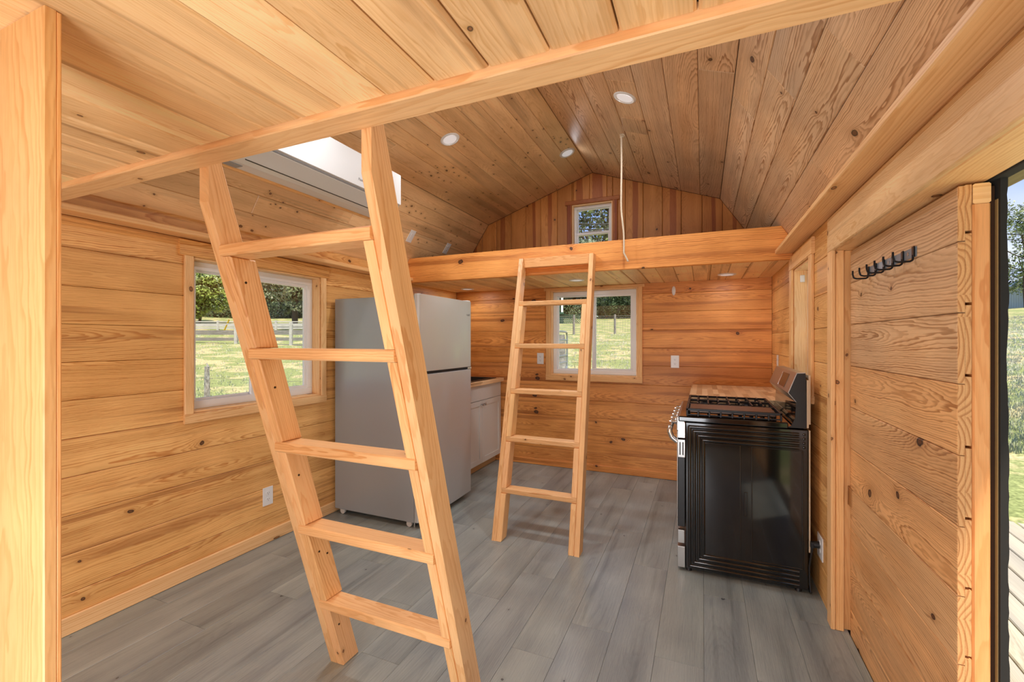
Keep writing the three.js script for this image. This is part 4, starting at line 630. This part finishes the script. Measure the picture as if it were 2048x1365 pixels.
// trees: trunk, branches, and a crown of leaf sprays
const bark = flat(0x5a4b3d, 0.95);
function crownGeo(seed, n, R0, tint, shape) {
  const R = rng(seed), pos = [], nor = [], col = [], lobes = []; for (let i = 0; i < shape.lobes; i++) { const a = R() * 6.283, e = R(); lobes.push([Math.cos(a) * 0.62 * Math.sqrt(R()), lerp(-0.75, 0.75, e), Math.sin(a) * 0.62 * Math.sqrt(R()), 0.24 + R() * 0.26, 0.8 + R() * 0.4]); }
  for (let i = 0; i < n; i++) {
    const l = lobes[Math.floor(R() * lobes.length)], th = R() * 6.283, cz = R() * 2 - 1, r = l[3] * (0.55 + 0.45 * Math.cbrt(R())), q = Math.sqrt(1 - cz * cz), c = [l[0] + r * q * Math.cos(th), l[1] + r * cz * 0.9, l[2] + r * q * Math.sin(th)].map((v) => v * R0); c[1] *= shape.tall;
    const s = shape.leaf * (0.5 + R()), A = V(R() - 0.5, R() - 0.5, R() - 0.5).normalize().multiplyScalar(s), B = V(R() - 0.5, R() - 0.5, R() - 0.5).cross(A).normalize().multiplyScalar(s * 0.55), nn = V(q * Math.cos(th), cz + 0.25, q * Math.sin(th)).normalize(), v = l[4] * (0.75 + R() * 0.5);
    for (const [a, b] of [[-1, 0], [0, -1], [1, 0], [-1, 0], [1, 0], [0, 1]]) { pos.push(c[0] + A.x * a + B.x * b, c[1] + A.y * a + B.y * b, c[2] + A.z * a + B.z * b); nor.push(nn.x, nn.y, nn.z); col.push(tint[0] * v, tint[1] * v, tint[2] * v); }
  }
  const g = new THREE.BufferGeometry(); g.setAttribute('position', new THREE.Float32BufferAttribute(pos, 3)); g.setAttribute('normal', new THREE.Float32BufferAttribute(nor, 3)); g.setAttribute('color', new THREE.Float32BufferAttribute(col, 3)); return g;
}
const leafMat = new THREE.MeshPhysicalMaterial({ vertexColors: true, roughness: 1, transmission: 0.4, thickness: 0, side: THREE.DoubleSide });
function trunkGeo(seed, h, r, spread) { const R = rng(seed), gs = [tube([[0, -0.3, 0], [0.1 * R(), h * 0.3, 0.1], [0.2 * R() - 0.1, h * 0.65, -0.1], [0.2, h * 0.95, 0.1]], r, 12, 8)]; for (let i = 0; i < 9; i++) { const a = R() * 6.28, y = h * (0.35 + 0.5 * R()), l = spread * (0.5 + R() * 0.5); gs.push(tube([[0.05, y, 0], [Math.cos(a) * l * 0.5, y + l * 0.3, Math.sin(a) * l * 0.5], [Math.cos(a) * l, y + l * 0.75, Math.sin(a) * l]], r * 0.32, 8, 5)); } return bare(gs); }
const KIND = {
  dark: { crown: [crownGeo(501, 60000, 4.6, [0.21, 0.31, 0.16], { lobes: 22, tall: 1.45, leaf: 0.09 }), crownGeo(502, 60000, 4.6, [0.25, 0.35, 0.17], { lobes: 24, tall: 1.4, leaf: 0.09 })], trunk: trunkGeo(511, 6.5, 0.16, 3), up: 5.0 },
  light: { crown: [crownGeo(503, 12000, 1.9, [0.45, 0.58, 0.13], { lobes: 12, tall: 1.0, leaf: 0.09 })], trunk: trunkGeo(512, 2.6, 0.08, 1.2), up: 2.1 },
  open: { crown: [crownGeo(504, 5500, 4.0, [0.24, 0.31, 0.11], { lobes: 26, tall: 1.2, leaf: 0.12 })], trunk: trunkGeo(513, 8, 0.16, 4.2), up: 6.4 },
  pine: { crown: [crownGeo(505, 40000, 4.4, [0.31, 0.37, 0.19], { lobes: 30, tall: 1.1, leaf: 0.08 })], trunk: trunkGeo(514, 7, 0.17, 4.4), up: 5.4 },
};
function tree(kind, u, dist, sc, label, group, dy = 0, v = 0) {
  const [x, z] = far(u, dist), k = KIND[kind], t = thing('tree', label, 'tree', [x, ground(x, z) - 0.05 + dy, z], group); t.rotation.y = u * 1.7 + dist; t.scale.setScalar(sc);
  add(t, 'trunk', k.trunk, bark); add(t, 'crown', k.crown[v % k.crown.length], leafMat, [0, k.up, 0]);
}
const line = 'dense dark green tree in the wood beyond the board fence, seen through the left window', lineB = 'tall dark tree in the wood behind the wire fence, seen through the back window';
[[300, 50, 1.15], [352, 46, 1.05], [398, 52, 1.3], [436, 47, 1.1], [470, 54, 1.35], [508, 48, 1.1], [545, 52, 1.2], [640, 55, 1.3], [690, 58, 1.3], [250, 52, 1.2], [415, 60, 1.5], [500, 62, 1.6], [560, 60, 1.5]].forEach(([u, d, s], i) => tree('dark', u, d, s, line, 'wood beyond the board fence', -0.9, i));
tree('light', 398, 36, 1.25, 'bright yellow-green young tree at the left edge of the left window');
tree('pine', 590, 34, 1.25, 'olive pine with bare lower branches at the right of the left window', undefined, -0.6);
[[1085, 66, 1.25], [1118, 75, 1.5], [1150, 64, 1.2], [1182, 72, 1.35], [1212, 62, 1.15], [1240, 68, 1.4], [1268, 61, 1.2], [1296, 70, 1.4], [1330, 66, 1.3], [1040, 72, 1.3], [1000, 70, 1.3], [1360, 72, 1.4]].forEach(([u, d, s], i) => tree('dark', u, d, s * 0.82, lineB, 'wood behind the wire fence', -0.8, i + 1));
tree('open', 1150, 84, 3.1, 'loose tree with sky between its branches, left in the gable window', undefined, -1); tree('open', 1216, 82, 3.2, 'leafier loose tree with sky showing through, right in the gable window', undefined, -1.5);
tree('open', 2052, 40, 0.85, 'tall leafy tree standing by the grey barn outside the doorway', undefined, 0.2); tree('open', 2110, 42, 0.9, 'leafy tree beyond the right edge outside the doorway');
// board fences seen through the left window
const pale = (seed, a, b) => { const R = rng(seed), W = 256, H = 64, d = new Uint8Array(W * H * 4); for (let y = 0; y < H; y++) for (let x = 0; x < W; x++) { const v = lerp(a, b, 0.5 + 0.5 * fbm(x / 30 + seed, y / 6, 4)) + 18 * n2(x / 9, y * 1.3), i = (y * W + x) * 4; d[i] = clamp(v, 0, 255); d[i + 1] = clamp(v - 2, 0, 255); d[i + 2] = clamp(v - 8, 0, 255); d[i + 3] = 255; } return new THREE.MeshStandardMaterial({ map: dataTex(d, W, H), roughness: 0.9 }); };
const paint = pale(7, 150, 232), wornGrey = pale(8, 96, 176), postWood = pale(9, 110, 170);
function rails(name, label, u0, u1, dist, us, vs, w, mat) {            // fence across a bearing range; rails at the given elevations
  const y = (v) => EYE + (682.5 - v) / 889 * dist, [ax, az] = far(u0, dist), [bx, bz] = far(u1, dist), f = thing(name, label, 'fence', [ax, ground(ax, az), az]), o = V(ax, ground(ax, az), az), L = Math.hypot(bx - ax, bz - az), ry = -Math.atan2(bz - az, bx - ax);
  const mk = (nm, g, m, x, yy, z) => { const q = add(f, nm, g, m, [x - o.x, yy - o.y, z - o.z], [0, ry, 0]); return q; };
  const posts = us.map((u) => far(u, dist));
  for (let i = 0; i < posts.length; i++) { const [x, z] = posts[i], top = y(vs[0][0]) + 0.05, g0 = ground(x, z) - 0.1; mk('post', rb(0.13, top - g0, 0.13, 0.01), mat[1], x, (top + g0) / 2, z); if (i) { const [px, pz] = posts[i - 1], l = Math.hypot(x - px, z - pz); for (const [va, vb, m] of vs) mk('rail', rb(l - 0.01, y(va) - y(vb), 0.03, 0.005), m, (x + px) / 2 - Math.sin(ry) * 0 + Math.sin(-ry) * -0.08 * -1 * 0, (y(va) + y(vb)) / 2, (z + pz) / 2); } }
}
rails('board_fence', 'near weathered board fence with white posts in the field, through the left window', 330, 700, 22, [250, 362, 472, 582, 692], [[647.5, 650, paint], [661, 670, wornGrey], [675.5, 682, wornGrey], [689, 695.8, wornGrey]], 1, [paint, paint]);
rails('board_fence', 'farther white rail fence behind the grey board fence', 330, 720, 30, [320, 378, 436, 494, 552, 610, 668], [[643, 645, paint], [655, 658.5, paint], [650, 654, paint]], 1, [paint, paint]);
{ // stump post with a strand of wire
  const [x, z] = far(414, 9.5), y = ground(x, z), p = thing('fence_post', 'short rough grey post in the grass below the left window', 'post', [x, y, z]);
  add(p, 'stake', bare([moved(new THREE.CylinderGeometry(0.045, 0.06, 0.72, 9, 4), 0, 0.33, 0), moved(new THREE.ConeGeometry(0.03, 0.1, 5), 0.012, 0.72, 0, 0, 0, 0.3)]), pale(12, 90, 230));
  add(p, 'wire', tube([[-1.2, 0.42, 0.2], [0, 0.45, 0.06], [1.6, 0.4, -0.3], [3.2, 0.44, -0.6]], 0.003, 30, 4), flat(0x8a8a86, 0.5, { metalness: 0.6 }));
  const [sx, sz] = far(452, 24), s = thing('marker_stake', 'yellow slanted guy-wire marker behind the board fence', 'marker', [sx, ground(sx, sz), sz]); add(s, 'rod', tube([[-0.3, 0.25, 0], [0.25, 1.05, 0]], 0.035, 4, 8), flat(0xe6b81e, 0.6));
}
// wire fence, gate, neighbour's house, seen through the back window
const wire = flat(0x9a9c98, 0.5, { metalness: 0.5 });
{
  const f0 = far(1020, 30), f = thing('wire_fence', 'woven wire field fence on wooden posts across the back window', 'fence', [f0[0], 0, f0[1]]), gs = [], us = [1060, 1103, 1148, 1230, 1312, 1394];
  for (const u of us) { const [x, z] = far(u, 30), y = ground(x, z); add(f, 'post', moved(new THREE.CylinderGeometry(0.075, 0.085, 1.42, 9), x - f0[0], y + 0.62, z - f0[1]), postWood); }
  for (let i = 1; i < us.length; i++) { const [ax, az] = far(us[i - 1], 30), [bx, bz] = far(us[i], 30), ay = ground(ax, az), by = ground(bx, bz); for (const h of [0.12, 0.27, 0.42, 0.58, 0.75, 0.92, 1.1, 1.22]) gs.push(tube([[ax - f0[0], ay + h, az - f0[1]], [bx - f0[0], by + h, bz - f0[1]]], 0.006, 1, 4)); for (let k = 1; k < 16; k++) { const t = k / 16, x = lerp(ax, bx, t) - f0[0], z = lerp(az, bz, t) - f0[1], y = lerp(ay, by, t); gs.push(tube([[x, y + 0.1, z], [x, y + 1.1, z]], 0.005, 1, 4)); } }
  add(f, 'wire_mesh', bare(gs), wire).userData.kind = 'stuff';
}
{
  const [x, z] = far(1134, 13.5), [x2, z2] = far(1096, 11.6), y = ground(x, z) + 0.02, g = thing('field_gate', 'galvanised tube gate standing open at the left of the back window', 'gate', [x, y, z]), m = flat(0x9aa0a4, 0.35, { metalness: 0.7 }), dx = (x2 - x) * 1.6, dz = (z2 - z) * 1.6, P = (t, h) => [dx * t, h, dz * t];
  add(g, 'frame', tube([P(1, 0.1), P(0.04, 0.1), P(0, 0.16), P(0, 1.12), P(0.04, 1.2), P(1, 1.2), P(1, 0.1)], 0.028, 60, 8), m);
  for (const h of [0.3, 0.5, 0.72, 0.96]) add(g, 'rail', tube([P(0, h), P(1, h)], 0.022, 2, 8), m);
  const [sx, sz] = far(1118, 14.5), s = thing('stump_post', 'old grey gatepost with rough pale bark behind the tube gate', 'post', [sx, ground(sx, sz), sz]); add(s, 'trunk', moved(new THREE.CylinderGeometry(0.19, 0.24, 1.15, 11, 4), 0, 0.5, 0), pale(14, 90, 180));
  const [hx, hz] = far(1046, 50), hy = ground(hx, hz) - 1.25, h = thing('house', "neighbour's white house with porch posts and green lattice, through the back window", 'house', [hx, hy, hz]); h.rotation.y = 0.42; const white = flat(0xeceeee, 0.7), green = flat(0x2f5a48, 0.8);
  add(h, 'wall', box(-8, 0.8, 2.2, 5.0, -3, 1.2, 0.02), white); add(h, 'roof', bare([box(-8.4, 4.4, 5.0, 5.14, -3.4, 3.4, 0.02), box(-8.4, 4.4, 5.14, 5.5, -2.8, 2.2, 0.02)]), flat(0xdcdfdf, 0.6)); add(h, 'window', box(-2.6, -1.2, 2.9, 4.3, 1.2, 1.26, 0.01), flat(0x6f8796, 0.2)); add(h, 'door', box(-0.6, 0.4, 2.25, 4.3, 1.2, 1.25, 0.01), flat(0xc8d0d6, 0.4));
  for (const px of [-3.5, -1.2, 0.9, 2.5, 4.0]) add(h, 'porch_post', box(px - 0.11, px + 0.11, 2.2, 5.0, 3.0, 3.22, 0.01), white);
  add(h, 'porch_floor', box(-8, 4.2, 2.0, 2.2, 1.2, 3.25, 0.01), green);
  const ra = []; for (let i = 0; i < 70; i++) ra.push(box(-8 + i * 0.175, -7.94 + i * 0.175, 2.2, 3.1, 3.1, 3.15, 0.004, 1)); ra.push(box(-8, 4.2, 3.1, 3.18, 3.08, 3.18, 0.01)); const bl = add(h, 'balustrade', bare(ra), green); bl.userData.kind = 'stuff';
  const la = []; for (let i = -14; i < 70; i++) { for (const d of [1, -1]) { const g2 = rb(0.06, 2.9, 0.03, 0.005, 1); g2.rotateZ(d * 0.785); g2.translate(-8 + i * 0.2 + (d > 0 ? 0 : 0), 1.0, 3.15 + d * 0.02); la.push(g2); } } add(h, 'lattice', bare(la), green).userData.kind = 'stuff'; add(h, 'skirting', box(-8, 4.2, 0, 2.0, 2.9, 3.0, 0.01), flat(0x1d3a2d, 0.9));
}
{ // grey metal barn outside the doorway
  const [bx, bz] = far(2075, 46), by = ground(bx, bz), b = thing('barn', 'pale grey metal barn across the field outside the doorway', 'barn', [bx, by, bz]); b.rotation.y = -0.75; const skin = flat(0xc3cacb, 0.5, { metalness: 0.2 }), rib = [];
  add(b, 'wall', bare([box(-5, 5, -0.5, 2.3, -4, 4, 0.02)]), skin); for (let i = 0; i < 60; i++) { rib.push(box(-5 + i * 0.168, -4.96 + i * 0.168, 0, 2.3, 4, 4.03, 0.01, 1)); rib.push(box(-5.03, -5, 0, 2.3, -4 + i * 0.135, -3.96 + i * 0.135, 0.01, 1)); } add(b, 'wall_rib', bare(rib), skin).userData.kind = 'stuff';
  const sh = new THREE.Shape([new THREE.Vector2(-4.3, 2.25), new THREE.Vector2(4.3, 2.25), new THREE.Vector2(0, 3.7)]), g = new THREE.ExtrudeGeometry(sh, { depth: 10.4, bevelEnabled: false }); g.rotateY(Math.PI / 2); g.translate(-5.2, 0, 0); add(b, 'roof', g, flat(0xa9b1b3, 0.45, { metalness: 0.3 })); add(b, 'door', box(-5.06, -5.0, -0.2, 2.1, -1.2, 1.4, 0.01), flat(0xb4bcbe, 0.5)); add(b, 'door_trim', bare([box(-5.08, -5.0, 0, 2.2, -1.3, -1.2, 0.01), box(-5.08, -5.0, 0, 2.2, 1.4, 1.5, 0.01)]), flat(0x5a6468, 0.5));
}
{ // power lines
  const m = flat(0x24262a, 0.6), ln = (label, u0, d0, y0, u1, d1, y1) => { const [ax, az] = far(u0, d0), [bx, bz] = far(u1, d1), p = thing('power_line', label, 'cable', [ax, y0, az]); add(p, 'cable', tube([[0, 0, 0], [(bx - ax) / 2, (y1 - y0) / 2 - 0.15, (bz - az) / 2], [bx - ax, y1 - y0, bz - az]], 0.03, 16, 5), m); };
  const pole = (label, u, d, top) => { const [x, z] = far(u, d), y = ground(x, z) - 0.3, h = top - y, p = thing('utility_pole', label, 'pole', [x, y, z]); add(p, 'shaft', moved(new THREE.CylinderGeometry(0.12, 0.17, h + 0.3, 12), 0, (h + 0.3) / 2, 0), postWood); };
  const yy = (v, d) => EYE + (682.5 - v) / 889 * d;
  ln('upper power line across the gable window', 900, 22, yy(441, 22), 1500, 22, yy(444, 22)); ln('lower power line across the gable window', 900, 22, yy(452, 22), 1500, 22, yy(455, 22));
  ln('upper power line in the sky outside the doorway', 1950, 30, yy(465, 30), 2140, 30, yy(466, 30)); ln('lower power line in the sky outside the doorway', 1950, 30, yy(476, 30), 2140, 30, yy(477.5, 30));
  pole('wooden utility pole left of the gable window, out of sight behind the wall', 900, 22, yy(441, 22)); pole('wooden utility pole right of the gable window, out of sight behind the wall', 1500, 22, yy(444, 22));
  pole('wooden utility pole hidden behind the door leaf', 1950, 30, yy(465, 30)); pole('wooden utility pole beyond the right edge outside the doorway', 2140, 30, yy(466, 30));
}
scene.traverse((o) => { if (o.isMesh && o.castShadow === false && !/pane|lens/.test(o.name)) o.castShadow = true; });
renderer.render(scene, camera);
